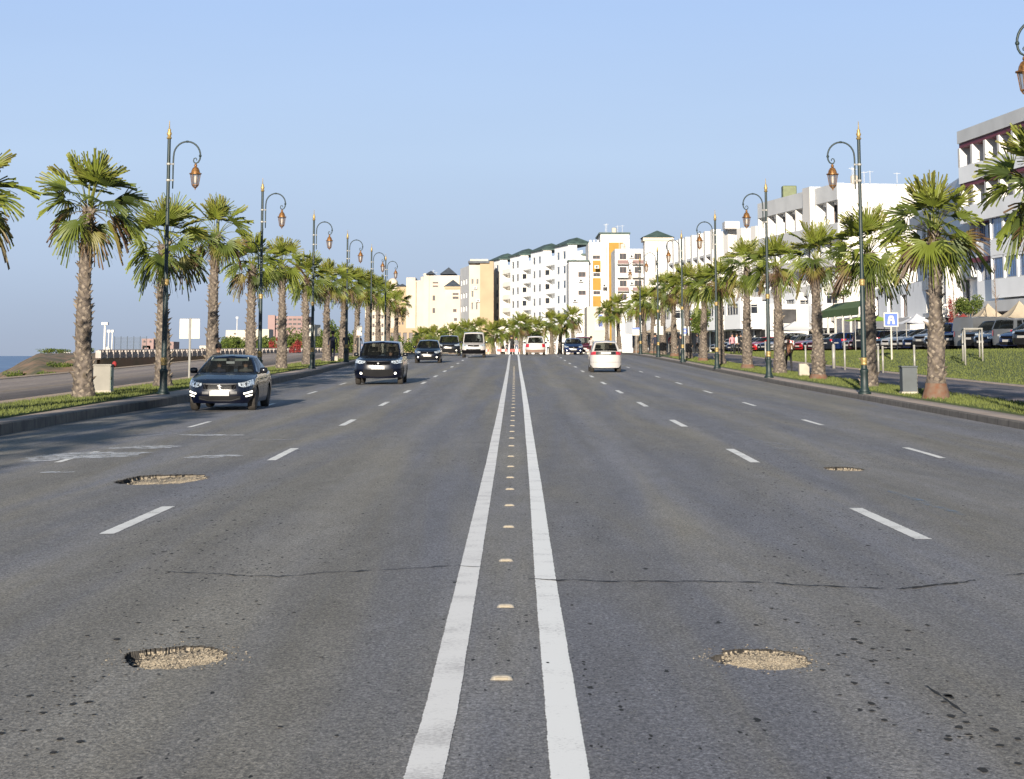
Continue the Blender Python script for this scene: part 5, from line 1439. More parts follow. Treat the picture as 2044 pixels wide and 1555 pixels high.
for (y0, y1) in ((520, 543), (555, 579), (591, 612)):
    an.box((LX(1184, 368), 367.9, Zp(y1, 368)), (LX(1200, 368), 368.1, Zp(y0, 368)), 'ochre', 'yellow_panel')
for i in range(5):
    x = 1178 + i * 7.4; an.box((LX(x, 368), 367.95, Zp(484, 368)), (LX(x + 3.6, 368), 368.6, Zp(479, 368)), 'white_wall', 'battlement')
quadfront(an, 1200, 1258, 373, 467, 'white_wall', (), dep=16)
an.box((LX(1197, 373), 372.6, Zp(467, 373)), (LX(1260, 373), 389.5, Zp(464, 373)), 'slate', 'cornice')
quadfront(an, 1216, 1246, 367.2, 484, 'ochre', (), dep=6, name='yellow_panel')
an.box((LX(1213, 366.8), 366.6, G0), (LX(1216.5, 366.8), 367, Zp(482, 367)), 'white_wall', 'pilaster')
# balconied flats 1228-1292
bf = Bld('apartment_block', 'white flats with rust brown balcony rails left of the green roofed tower')
quadfront(bf, 1229, 1290, 345, 497, 'white_wall', [(1238 + (i % 2) * 30 + (j * 0), 506 + j * 27, 1252 + (i % 2) * 30, 518 + j * 27) for j in range(5) for i in range(2)], dep=14, gl='win_dark', fr='win_brown')
for j in range(4):
    for i in range(2):
        x = 1233 + i * 30; y = 520 + j * 27
        bf.box((LX(x, 345), 343.6, Zp(y + 7, 345)), (LX(x + 22, 345), 343.7, Zp(y, 345)), 'win_brown' if j % 2 == 0 else 'grey_wall', 'balcony_rail'); bf.box((LX(x, 345), 343.7, Zp(y + 8, 345)), (LX(x + 22, 345), 345, Zp(y + 7, 345)), 'white_wall', 'balcony_slab')
# tower with green pyramid roof
tw = Bld('tower_block', 'white stair tower under a green pyramid roof')
A0, B0, z1 = quadfront(tw, 1289, 1343, 340, 481, 'white_wall', [(1311, 520, 1316, 530), (1311, 552, 1316, 562)], dep=5)
tw.hip((B0.x, B0.y), (A0.x, A0.y), -5, z1, 1.6, .0, 'slate') if False else None
b = MB(); ax, bx = A0.x - .5, B0.x + .5; y0, y1 = 339.5, 345.5
b.poly([(ax, y0, z1 + .6), (bx, y0, z1 + .6), ((ax + bx) / 2, 342.5, z1 + 1.9)]); b.poly([(bx, y0, z1 + .6), (bx, y1, z1 + .6), ((ax + bx) / 2, 342.5, z1 + 1.9)]); b.poly([(bx, y1, z1 + .6), (ax, y1, z1 + .6), ((ax + bx) / 2, 342.5, z1 + 1.9)]); b.poly([(ax, y1, z1 + .6), (ax, y0, z1 + .6), ((ax + bx) / 2, 342.5, z1 + 1.9)])
b.build('roof', M['slate'], tw.rt); tw.box((ax + .2, y0 + .2, z1), (bx - .2, y1 - .2, z1 + .6), 'cream_wall', 'eaves')
# white facades 1345-1530 (two buildings)
def street(name, label, pa, da, pb, db, ya, dep, floors, cols, m='shade_lift_wall', m2='white_wall', z0=1.7, fh=3.0, wh=1.4, ww=1.5, gl='win_dark', fr='win_frame', mull=1, side=(), top=None):
    B = Bld(name, label); A0, B0 = Vector(XY(pa, da)), Vector(XY(pb, db)); L = (B0 - A0).length
    z1 = Zp(ya, da) if top is None else top
    ops = rows_ops(L, cols, ww, [z1 - 2.6 - f * fh for f in range(floors)], wh)
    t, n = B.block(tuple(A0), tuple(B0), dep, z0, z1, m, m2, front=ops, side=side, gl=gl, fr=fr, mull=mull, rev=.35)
    return B, A0, B0, t, n, z1, L
def fins(B, A0, t, n, L, z0, z1, cols, out=.9, w=.3, m='white_wall', name='fin'):
    for i in range(cols + 1):
        p = A0 + t * (L * i / cols); q = MB()
        c = p - n.normalized() * (out / 2); q.box((c.x, c.y, (z0 + z1) / 2), (out / 2, w / 2, (z1 - z0) / 2), rz=math.atan2(-n.y, -n.x)); q.build(name, M[m], B.rt)
def band(B, A0, B0, n, z0, z1, out, m, name):
    a = A0 - n.normalized() * out; c = B0 - n.normalized() * out; q = MB(); t = (B0 - A0).normalized()
    pts = [A0, B0, c, a]; 
    lo = [(p.x, p.y, z0) for p in pts]; hi = [(p.x, p.y, z1) for p in pts]
    q.poly(lo); q.poly(hi)
    for i in range(4): q.poly([lo[i], lo[(i + 1) % 4], hi[(i + 1) % 4], hi[i]])
    return q.build(name, M[m], B.rt)
B, A0, B0, t, n, z1, L = street('apartment_block', 'white flats with square parapet pillars right of the green roofed tower', 1440, 296, 1350, 330, 468, 12, 5, 7, fr='win_brown')
fins(B, A0, t, n, L, 4, z1 + .7, 7, 1.3, 1.2)
for f in range(4): band(B, A0, B0, n, z1 - 3.1 - f * 3.0, z1 - 2.75 - f * 3.0, 1.2, 'win_brown' if f % 2 else 'grey_wall', 'balcony')
B, A0, B0, t, n, z1, L = street('apartment_block', 'blank topped white flats left of the hotel, partly behind palms', 1527, 283, 1444, 296, 452, 11, 4, 5)
B.box((LX(1447, 290), 287.5, z1), (LX(1476, 290), 291, z1 + 1.0), 'white_wall', 'parapet_pillar'); fins(B, A0, t, n, L, 3, z1, 3, 1.5, 1.6)
# hotel
B, A0, B0, t, n, z1, L = street('hotel', 'white hotel with grey roof band, window strip and bright blank end wall', 1693, 238, 1530, 272, 366, 9.0, 0, 0, m='grey_wall')
hz1 = z1
hot = B
# its street front: window strip, balconies
for c_ in [o for o in B.rt.children if o.name.startswith('wall')]: bpy.data.objects.remove(c_)
ops = []
for i, (a, c_) in enumerate(((.03, .09), (.12, .2), (.23, .30), (.36, .44), (.52, .56), (.60, .70), (.75, .80), (.84, .93))):
    ops.append((L * a, L * c_, z1 - 4.4, z1 - 2.2))
for f, zz in enumerate((z1 - 8.2, z1 - 11.4, z1 - 14.6)):
    for i in range(8): ops.append((L * (i + .3) / 8, L * (i + .75) / 8, zz, zz + 1.9))
B.wall(tuple(B0), tuple(A0), 1.7, z1, 'shade_lift_wall', ops, rev=.5, fr='win_brown', gl='win_dark', mull=2)
band(B, A0, B0, n, z1 - 1.9, z1 + .05, .9, 'grey_wall', 'roof_band'); band(B, A0, B0, n, z1 - 6.4, z1 - 4.6, .9, 'grey_wall', 'balcony')
for k in range(3): band(B, A0, B0, n, z1 - 9.6 - k * 3.2, z1 - 8.5 - k * 3.2, 1.5, 'white_wall', 'balcony')
fins(B, A0, t, n, L, z1 - 4.6, z1 - 1.9, 8, .85, .35); 
c_ = A0 + t * L * .30; q = MB(); q.box((c_.x - .6, c_.y, z1 - 3.1), (.9, 1.5, 3.4), rz=math.atan2(t.x, t.y) * -1); q.build('white_pier', M['white_wall'], B.rt)
band(B, A0, B0, n, 1.75, 4.3, .05, 'dark_shop', 'shop_front_shade')  # dark strip painted for the shade below the projecting floors
# oriel blocks low on the front
for (fa, fb, zt) in ((.05, .22, 9.6), (.36, .52, 9.0), (.62, .74, 8.6), (.86, .98, 8.4)):
    a = A0 + t * L * fa; c = A0 + t * L * fb; nn = n.normalized(); m0 = a - nn * 2.4; m1 = c - nn * 2.4
    Lb = (m1 - m0).length
    B.wall(tuple(m1), tuple(m0), 4.6, zt, 'shade_lift_wall', [(Lb * .15, Lb * .85, zt - 2.3, zt - .8)], rev=.2, name='oriel', mull=3); B.wall(tuple(m0), tuple(a), 4.6, zt, 'white_wall', [(.5, 1.9, zt - 2.2, zt - .9)], rev=.2, name='oriel'); B.wall(tuple(c), tuple(m1), 4.6, zt, 'white_wall', (), name='oriel')
    for z in (4.6, zt):
        q = MB(); q.poly([(p.x, p.y, z) for p in (m0, m1, c, a)]); q.build('oriel_slab', M['white_wall'], B.rt)
q = MB(); q.box((LX(1581, 262), 262, z1 + .75), (.9, .8, .9)); tk = q.build('roof_tank', mat('olive_roof_tank', (.10, .12, .05), .6), None)
bevel(tk, .12, 2); tag(tk, 'olive green water tank standing on the hotel roof', 'water tank')
# lower block between hotel and tall flats: continues the lit blank wall
B = Bld('annex_building', 'low white annex with curved dark trim between the hotel and the tall flats')
A0 = Vector(XY(1852, 192)); B0 = Vector(XY(1722, 226)); z1 = Zp(612, 192)
B.block(tuple(A0), tuple(B0), 6, 1.7, 8.4, 'shade_lift_wall', 'white_wall', front=[(3, 5.2, 5.2, 7.6), (8, 10, 5.2, 7.6), (15, 17, 5.2, 7.4), (22, 25, 5.2, 7.4)], fr='win_brown', rev=.3)
n_ = Vector(((B0 - A0).normalized().y, -(B0 - A0).normalized().x)); band(B, A0, B0, n_, 3.6, 5.0, 1.6, 'white_wall', 'balcony'); band(B, A0, B0, n_, 1.9, 3.5, .3, 'dark_shop', 'shop_front_shade')
# tall flats on the right
B = Bld('apartment_block', 'tall white flats with maroon bands and blue curtained windows at the right edge')
tf = B; A0 = Vector((39.2, 112)); B0 = Vector(XY(1955, 158)); t = (B0 - A0).normalized(); n = Vector((t.y, -t.x)); L = (B0 - A0).length
z1 = Zp(266, 158); fl_ = [5.8, 8.75, 11.9, 15.0]      # floor lines
# main wall sits behind the loggias
ops = []
nb = 9
for i in range(nb):
    a = L * i / nb + .35; w = L / nb - .7
    for zf in (fl_[0] + 1.35, fl_[1] + 1.35): ops.append((a, a + w, zf, zf + 1.75, 3))
for i in range(nb):
    a = L * i / nb + .8
    ops.append((a, a + 1.3, fl_[2] + .1, fl_[2] + 2.3, 0)); ops.append((a + .2, a + 1.5, fl_[3] + .1, fl_[3] + 2.3, 0))
fr_ops = [(L - o[1], L - o[0]) + tuple(o[2:]) for o in ops]
B.block(tuple(A0), tuple(B0), 12, 1.7, z1, 'shade_lift_wall', 'white_wall', front=[], side=[])
for c_ in [o for o in B.rt.children if o.name.startswith('wall')]: bpy.data.objects.remove(c_)
B.wall(tuple(B0), tuple(A0), 1.7, z1, 'shade_lift_wall', ops, rev=.25, fr='win_frame', gl='win_blue', mull=3)
# projecting window bays on the two middle floors, except the last metres
C0 = A0; D0 = A0 + t * (L * .86)
nn = n.normalized()
for k, zf in enumerate(fl_[:2]):
    a0 = C0 - nn * .9; d0 = D0 - nn * .9; Lb = (d0 - a0).length
    B.wall(tuple(d0), tuple(a0), zf - .15, zf + 3.0, 'shade_lift_wall', [(Lb * i / 13 + .2, Lb * (i + 1) / 13 - .2, zf + 1.25, zf + 2.95, 0) for i in range(13)], rev=.12, fr='win_frame', gl='win_blue', name='window_bay', tr=False)
    B.wall(tuple(D0), tuple(d0), zf - .15, zf + 3.0, 'white_wall', (), name='window_bay')
    for z in (zf - .15, zf + 3.0):
        q = MB(); q.poly([(p.x, p.y, z) for p in (C0, D0, d0, a0)]); q.build('bay_slab', M['grey_wall'], B.rt)
band(B, D0, B0, n, fl_[1] + 2.75, fl_[1] + 3.1, .5, 'maroon', 'maroon_band'); band(B, D0, B0, n, fl_[0] + 2.75, fl_[0] + 3.1, .5, 'maroon', 'maroon_band')
for zf in fl_[2:]:                                        # loggias: parapet, maroon lintel, white fins
    band(B, A0, B0, n, zf - .35, zf + .95, 1.2, 'shade_lift_wall', 'parapet'); band(B, A0, B0, n, zf + 2.45, zf + 2.80, 1.1, 'maroon', 'maroon_band')
    fins(B, A0, t, n, L, zf + .95, zf + 2.45, 14, 1.15, .5)
band(B, A0, B0, n, fl_[3] + 2.80, z1 + .1, 1.25, 'grey_wall', 'roof_band')
for f in (.12, .34, .60):
    p = A0 + t * L * f; q = MB(); q.box((p.x + .2, p.y, z1 + .35), (1.4, 2.0, .75), rz=0); q.build('parapet_pillar', M['white_wall'], B.rt)
band(B, A0, B0, n, 1.8, fl_[0] - .5, -.02, 'dark_shop', 'shop_front_shade'); band(B, A0, B0, n, fl_[0] - 1.15, fl_[0] - .35, 1.3, 'grey_wall', 'canopy')
# curved lower wing of the same block beyond its far end
C1 = Vector(XY(1836, 204)); B.block(tuple(B0 + Vector((.35, .2))), tuple(C1), 10, 1.7, Zp(345, 165), 'shade_lift_wall', 'white_wall', front=[(5 + i * 5, 8.6 + i * 5, z, z + 1.8) for z in (5.6, 8.8, 11.9) for i in range(3)], fr='win_frame', gl='win_blue', rev=.2, mull=2)
t2 = (C1 - B0).normalized(); n2 = Vector((t2.y, -t2.x))
for z in (4.6, 7.8, 11.0, 14.2): band(B, B0 + Vector((.3, .2)), C1, n2, z - .3, z + .75, .7, 'grey_wall', 'balcony')
band(B, B0 + Vector((.3, .2)), C1, n2, 10.3, 10.65, .75, 'maroon', 'maroon_band')
q = B0 + t2 * 7 - n2 * 1.6; r_ = B0 + t2 * 10.5 - n2 * 1.6
B.wall(tuple(r_), tuple(q), 3.6, 8.6, 'white_wall', [(.3, 3.2, 5.2, 8.2, 1)], rev=.08, name='oriel', gl='win_blue'); B.wall(tuple(q), tuple(q + n2 * 1.6), 3.6, 8.6, 'white_wall', (), name='oriel'); B.wall(tuple(r_ + n2 * 1.6), tuple(r_), 3.6, 8.6, 'white_wall', (), name='oriel')

# --- warm coloured flats left of the white block
be = Bld('apartment_block', 'cream flats with an ochre side strip, touching the white block')
quadfront(be, 936, 960, 452, 525, 'cream_wall', [(941, 557, 945, 567), (951, 557, 955, 567), (941, 581, 945, 593), (941, 604, 944, 618), (950, 604, 953, 618)], dep=16, fr='win_frame')
be.box((LX(958, 452), 451.0, G0), (LX(985, 452), 460, Zp(522, 452)), 'beige_wall', 'side_strip')
A0, B0 = Vector(XY(936, 452)), Vector(XY(918, 470)); be.wall(tuple(B0), tuple(A0), G0, Zp(530, 452), 'grey_wall', [(2 + 5.0 * i, 4 + 5.0 * i, z, z + 1.2) for z in (5, 8, 11, 14, 17) for i in range(3)], rev=.3, name='side_wall')  # grey colour carries the shade on this side of the cream flats
be.box((LX(934, 451), 450.2, Zp(525, 451)), (LX(976, 451), 466, Zp(521, 451)), 'slate_grey', 'cornice'); be.box((LX(938, 452), 452.5, Zp(521, 452)), (LX(974, 452), 464, Zp(517, 452)), 'cream_wall', 'attic')
b2 = Bld('apartment_block', 'cream flats with grey pointed roof between the ochre strip flats and the blank ones')
A0, B0, z1 = quadfront(b2, 856, 917, 478, 550, 'cream_wall', [(863, 563, 874, 566), (863, 570, 874, 573), (863, 590, 868, 600), (863, 615, 868, 625)], dep=14)
b2.hip((LX(908, 478), 480), (LX(880, 478), 480), -8, z1, 1.7, .0, 'slate_grey') if False else None
def pyramid(Bb, p0, p1, d0, dep, yb, h, m):
    b = MB(); a, c = LX(p0, d0), LX(p1, d0); z = Zp(yb, d0); ap = ((a + c) / 2, d0 + dep / 2, z + h)
    q = [(a, d0 - .3, z), (c, d0 - .3, z), (c, d0 + dep, z), (a, d0 + dep, z)]
    for i in range(4): b.poly([q[i], q[(i + 1) % 4], ap])
    b.poly(q); b.build('roof', M[m], Bb.rt)
pyramid(b2, 877, 911, 478, 8, 547, 1.75, 'slate_grey'); pyramid(b2, 849, 868, 478, 6, 547, .9, 'slate_grey')
quadfront(b2, 888, 918, 470, 577, 'cream_wall', [(903, 585, 915, 589), (903, 592, 915, 597), (904, 617, 911, 623), (906, 635, 912, 641)], dep=7, fr='win_brown')
pyramid(b2, 885, 921, 470, 8, 572, 1.75, 'slate_grey'); b2.box((LX(887, 470), 469.6, Zp(577, 470)), (LX(920, 470), 477, Zp(572, 470)), 'beige_wall', 'cornice')
b2.box((LX(845, 480), 479, G0), (LX(856, 480), 490, Zp(546, 480)), 'cream_wall', 'stair_tower')
b3 = Bld('apartment_block', 'blank cream flats with stepped top, tallest of the far left group')
quadfront(b3, 814, 846, 492, 560, 'cream_wall', (), dep=14); quadfront(b3, 810, 828, 494, 554, 'cream_wall', (), dep=10); b3.box((LX(829, 492), 491.5, G0), (LX(830, 492), 492.2, Zp(562, 492)), 'beige_wall', 'pilaster')
b4 = Bld('apartment_block', 'cream flats with small dark windows and dark eaves, far left group')
quadfront(b4, 790, 812, 505, 572, 'beige_wall', [(796 + 6 * i, 583 + 15 * j, 799 + 6 * i, 588 + 15 * j) for i in range(2) for j in range(5)], dep=14, fr='win_brown')
pyramid(b4, 789, 813, 505, 6, 572, .8, 'slate_grey')
b5 = Bld('apartment_block', 'pale cream flats with a domed stair head at the end of the far row')
quadfront(b5, 772, 791, 515, 565, 'cream_wall', [(776, 590, 779, 597), (776, 612, 779, 620)], dep=14)
b = MB(); b.smooth = True; b.lathe([(1.3, 0), (1.2, .6), (.8, 1.1), (0, 1.4)], 12, (LX(783, 518), 518, Zp(565, 515))); b.build('dome', M['cream_wall'], b5.rt)
b6 = Bld('apartment_block', 'shaded cream flats seen between the last seaward palm trunks')
quadfront(b6, 728, 771, 420, 596, 'cream_wall', [(734 + 9 * i, 612 + 17 * j, 738 + 9 * i, 619 + 17 * j) for i in range(4) for j in range(4)], dep=14)
b7 = Bld('shop_terrace', 'low beige terrace of shops under the cream flats')
quadfront(b7, 775, 850, 400, 655, 'beige_wall', [(780 + 12 * i, 664, 788 + 12 * i, 690) for i in range(6)], dep=8, fr='win_brown', gl='dark_shop')
b8 = Bld('shop_terrace', 'pale ground floor of shops below the white block of flats')
quadfront(b8, 985, 1180, 360, 655, 'white_wall', [(992 + 16 * i, 664, 1003 + 16 * i, 698) for i in range(11)], dep=6, fr='win_frame', gl='grey_wall')
b9 = Bld('gable_house', 'beige house with a painted blue and red sign board on its gable')
quadfront(b9, 1172, 1214, 262, 612, 'cream_wall', (), dep=10)
b9.box((LX(1188, 261.9), 261.85, Zp(660, 262)), (LX(1206, 261.9), 261.95, Zp(622, 262)), 'sign_white', 'poster_board'); b9.box((LX(1195, 261.8), 261.8, Zp(652, 262)), (LX(1203, 261.8), 261.86, Zp(628, 262)), 'sign_blue', 'poster_patch'); b9.box((LX(1189, 261.8), 261.8, Zp(626, 262)), (LX(1204, 261.8), 261.86, Zp(623, 262)), 'maroon', 'poster_patch')
b10 = Bld('shop_terrace', 'white arcade of tall dark openings behind the landward palms')
A0 = Vector(XY(1530, 232)); B0 = Vector(XY(1262, 300)); L = (B0 - A0).length
b10.block(tuple(A0), tuple(B0), 5, 1.5, 7.2, 'shade_lift_wall', 'white_wall', front=[(L * i / 14 + .25, L * (i + 1) / 14 - .35, 1.7, 4.3) for i in range(14)] + [(L * i / 11 + .8, L * i / 11 + 2.3, 5.2, 6.6) for i in range(11)], side=[(.9, 3.6, 5.0, 6.6)], gl='dark_shop', fr='dark_shop', rev=.1, mull=1)
t_ = (B0 - A0).normalized(); n_ = Vector((t_.y, -t_.x))
for (fa, fb) in ((.02, .12), (.18, .27), (.34, .42), (.50, .58), (.66, .73), (.82, .9)):
    a = A0 + t_ * L * fa; c = A0 + t_ * L * fb; m0 = a - n_ * 2.6; m1 = c - n_ * 2.6; Lb = (m1 - m0).length
    b10.wall(tuple(m1), tuple(m0), 4.4, 8.0, 'shade_lift_wall', [(Lb * .15, Lb * .85, 6.0, 7.3)], rev=.1, name='oriel', mull=3); b10.wall(tuple(m0), tuple(a), 4.4, 8.0, 'white_wall', [(.5, 2.1, 6.1, 7.2)], rev=.15, name='oriel', fr='win_frame'); b10.wall(tuple(c), tuple(m1), 4.4, 8.0, 'white_wall', (), name='oriel')
    for z in (4.4, 8.0):
        q = MB(); q.poly([(p.x, p.y, z) for p in (m0, m1, c, a)]); q.build('oriel_slab', M['white_wall'], b10.rt)
# --- far left buildings
b = Bld('office_building', 'distant pinkish office building with dark window bands')
quadfront(b, 534, 612, 720, 631, 'pink_wall', [(548 + 9 * i, 636 + 9 * j, 555 + 9 * i, 640 + 9 * j) for i in range(7) for j in range(3)], dep=20, z0=1.2, fr='win_brown', mull=0)
b.box((LX(534, 719), 718.5, 1.2), (LX(548, 719), 719.8, Zp(629, 719)), 'pink_wall', 'stair_tower')
b = Bld('low_house', 'distant cream house with flat roof left of the pinkish office'); quadfront(b, 450, 492, 640, 659, 'cream_wall', [(466, 665, 472, 668)], dep=12, z0=1.2); quadfront(b, 492, 536, 645, 657, 'cream_wall', (), dep=12, z0=1.2)
for (p0, p1, y, mm, lb) in ((282, 306, 676, 'pink_wall', 'distant pink house behind the second seaward palm'), (284, 300, 690, 'cream_wall', 'small cream house below the distant pink one'), (345, 372, 697, 'beige_wall', 'small beige house left of the double panel sign'), (398, 440, 690, 'cream_wall', 'small cream house right of the double panel sign'), (330, 346, 682, 'pink_wall', 'small pink house seen right of the second seaward palm')):
    b = Bld('low_house', lb); quadfront(b, p0, p1, 520, y, mm, [(p0 + 4, y + 4, p0 + 8, y + 8), (p1 - 8, y + 4, p1 - 4, y + 8)], dep=9, z0=.8)

# small things of daily life on the facades and roofs: condensers, aerials
rr = random.Random(21)
def roof_bits(B, px0, px1, d, z, n=4):
    for k in range(n):
        x = LX(rr.uniform(px0, px1), d); h = rr.uniform(.8, 2.0); b = MB(); b.tube([(x, d + 1.5, z), (x, d + 1.5, z + h)], .03, 4); b.tube([(x - .4, d + 1.5, z + h * .9), (x + .4, d + 1.5, z + h * .9)], .02, 4); b.build('aerial', M['grey_wall'], B.rt)
    x = LX(rr.uniform(px0, px1), d); b = MB(); b.lathe([(.45, 0), (.45, .9), (.2, 1.05), (0, 1.05)], 10, (x, d + 2.5, z)); b.build('roof_tank', M['cream_wall'], B.rt)
def condensers(B, pts, d):
    for (px, py) in pts:
        b = MB(); x = LX(px, d); z = Zp(py, d); b.box((x, d - .25, z), (.4, .2, .28)); o = b.build('air_conditioner', M['grey_wall'], B.rt); q = MB(); q.lathe([(0, 0), (.2, 0), (.2, .02), (0, .02)], 10, axis='x'); q.v = [(x + v[1], d - .46 - v[0], z + v[2]) for v in q.v]; q.build('fan', M['win_dark'], o)
roof_bits(an, 1202, 1255, 373, Zp(464, 373)); roof_bits(bf, 1235, 1285, 345, Zp(497, 345), 3); roof_bits(b3, 815, 845, 492, Zp(560, 492), 2); roof_bits(b2, 858, 876, 478, Zp(550, 478), 2); roof_bits(hot, 1700, 1810, 236, hz1, 5)
condensers(an, [(1160, 560), (1192, 533), (1207, 570), (1148, 600)], 365.7); condensers(bf, [(1262, 512), (1258, 540), (1262, 566)], 344.9); condensers(be, [(948, 575), (954, 600)], 451.8)

# ================================================================= STREET FURNITURE
# left utility cabinet
def cabinet(X, d, w, dp, h, m1, m2, label, rz=0.0, cap=None):
    rt = empty('utility_cabinet', (X, d, zr(d) + KH + .02), rz, label, 'utility cabinet')
    b = MB(); b.box((0, 0, h / 2), (w / 2, dp / 2, h / 2)); o = b.build('housing', m1, rt); bevel(o, .012)
    b = MB(); b.box((w / 2 + .004, 0, h / 2), (.006, dp / 2 - .03, h / 2 - .04)); b.build('door', m2, rt)
    b = MB(); b.box((0, 0, h + .02), (w / 2 + .03, dp / 2 + .03, .025)); bevel(b.build('lid', cap or m1, rt), .01)
    b = MB(); b.box((0, 0, .04), (w / 2 + .03, dp / 2 + .03, .045)); b.build('plinth', M['concrete'], rt)
    b = MB(); b.box((w / 2 + .018, -dp * .25, h * .55), (.010, .015, .05)); b.build('handle', M['black'], rt)
    for k in range(4):
        pass
    return rt
M['cab_beige'] = mat('beige_grey_cabinet', (.19, .178, .15), .7, var=.08)
M['cab_green'] = mat('pale_green_cabinet_door', (.26, .31, .24), .6)
M['cab_dark'] = mat('dark_grey_cabinet', (.045, .055, .06), .6)
cabinet(LX(205, 62.2), 62.4, .52, .5, .83, M['cab_beige'], M['cab_green'], 'pale beige utility cabinet behind the tall seaward palm')
b = MB(); b.smooth = True; b.lathe([(0, -.09), (.06, -.07), (.075, 0), (.05, .06), (0, .09)], 10, (LX(229, 62.6), 62.6, zr(62.6) + KH + .90)); o = b.build('red_bundle', mat('red_cloth', (.25, .02, .02), .9)); tag(o, 'small red bundle lying on the edge of the pale cabinet', 'bundle')
cabinet(LX(1812, 61.2), 61.2, .44, .45, .80, M['cab_dark'], M['concrete'], 'dark grey utility cabinet left of the brown footed palm')
# signs
def sign_post(name, X, d, z, h, label, panels, postm='steel', cat='sign', group=None, pr=.035, rz=0):
    rt = empty(name, (X, d, z), rz, label, cat, group)
    b = MB(); b.tube([(0, 0, 0), (0, 0, h)], pr, 8); b.build('post', M[postm], rt)
    for (x0, x1, z0, z1, m) in panels:
        b = MB(); b.box2((x0, -.06, z0), (x1, -.04, z1)); o = b.build('sign_face', M[m], rt); bevel(o, .008, 2)
    return rt
sign_post('road_sign', LX(378.5, 83), 83, zr(83) + KH, 2.45, 'double cream panel sign on a grey post left of the dark blue saloon', [(-.42, -.05, 1.62, 2.42, 'sign_white'), (.05, .40, 1.62, 2.42, 'sign_white')], pr=.045)
sign_post('road_sign', LX(628, 108.4), 108.4, zr(108) + KH, 2.3, 'square cream sign behind the third seaward lamp post', [(-.30, .30, 1.68, 2.28, 'sign_white')])
sign_post('road_sign', LX(717, 148), 148, zr(148) + KH, 2.3, 'small cream sign among the last seaward trunks', [(-.2, .2, 1.6, 2.3, 'sign_white')])
s = sign_post('road_sign', LX(1367, 137), 137, zr(137) + KH, 2.25, 'white square sign with a blue disc on a pale post', [(-.31, .31, 1.62, 2.24, 'sign_white')])
b = MB(); N = 28
ring = [(.20 * math.cos(2 * PI * k / N), .20 * math.sin(2 * PI * k / N)) for k in range(N)]
b.poly([(x, -.066, 1.93 + z) for x, z in ring]); b.build('blue_disc', M['sign_blue'], s)
b = MB()
for k in range(10):
    a = 2 * PI * k / 10; b.box((.155 * math.cos(a), -.070, 1.93 + .155 * math.sin(a)), (.018, .002, .010))
b.poly([(-.06, -.070, 1.88), (.05, -.070, 1.86), (.08, -.070, 1.93), (.02, -.070, 2.0), (-.05, -.070, 1.97)]); b.build('disc_symbol', M['sign_white'], s)
sign_post('road_sign', LX(1316, 160), 160, zr(160) + KH, 2.3, 'blank cream sign on a pale post between two landward palms', [(-.39, .39, 1.60, 2.28, 'sign_white')])
s = sign_post('road_sign', LX(1270, 186), 186, zr(186) + KH, 2.3, 'far white and blue sign at the landward kerb end', [(-.33, .33, 1.6, 2.3, 'sign_white')]); b = MB(); b.box2((-.33, -.064, 2.12), (.33, -.061, 2.3)); b.build('blue_stripe', M['sign_blue'], s)
# blue and white pictogram sign on the bank
Xs, ds = 20.6, 112.0; Xs = LX(1780, ds)
s = sign_post('road_sign', Xs, ds, bank_z(Xs, ds), 2.55, 'square blue sign with a white arch symbol on a white post', [(-.40, .40, 1.78, 2.56, 'sign_white')], postm='sign_white', pr=.05)
b = MB(); b.box2((-.34, -.066, 1.84), (.34, -.062, 2.50)); b.build('blue_field', M['sign_blue'], s)
b = MB()
for sx in (-1, 1): b.poly([(sx * .20, -.070, 1.93), (sx * .075, -.070, 1.93), (sx * .055, -.070, 2.10), (sx * .10, -.070, 2.28), (sx * .17, -.070, 2.2)])
b.poly([(-.16, -.0705, 2.12), (.16, -.0705, 2.12), (.15, -.0705, 2.30), (.09, -.0705, 2.39), (-.09, -.0705, 2.39), (-.15, -.0705, 2.30)]); b.build('arch_symbol', M['sign_white'], s)
b = MB(); b.box2((-.035, -.074, 2.18), (.035, -.0715, 2.28)); b.build('symbol_gap', M['sign_blue'], s)
# pipe frames and posts on the bank
def frame(px, d, label, w=.62, dep=3.2, h=1.55):
    X = LX(px, d); rt = empty('sapling_guard', (X, d, 0), 0, label, 'sapling guard', 'pipe frames and posts on the bank')
    corners = [(-w / 2, 0), (w / 2, 0), (w / 2 + .6, dep), (-w / 2 + .6, dep)]; tops = []
    zt = bank_z(X, d) + h
    for (x, y) in corners:
        zb = bank_z(X + x, d + y) - .1; b = MB(); b.smooth = True; b.tube([(x, y, zb), (x, y, zt)], .042, 8); b.build('post', M['steel'], rt); tops.append((x, y, zt))
    for i in range(4):
        b = MB(); b.tube([tops[i], tops[(i + 1) % 4]], .035, 8); b.build('top_rail', M['steel'], rt)
M['steel'].node_tree.nodes['Principled BSDF'].inputs['Metallic'].default_value = .1
frame(1944, 92, 'pipe frame of four posts on the bank in front of the dark parked cars', w=.78)
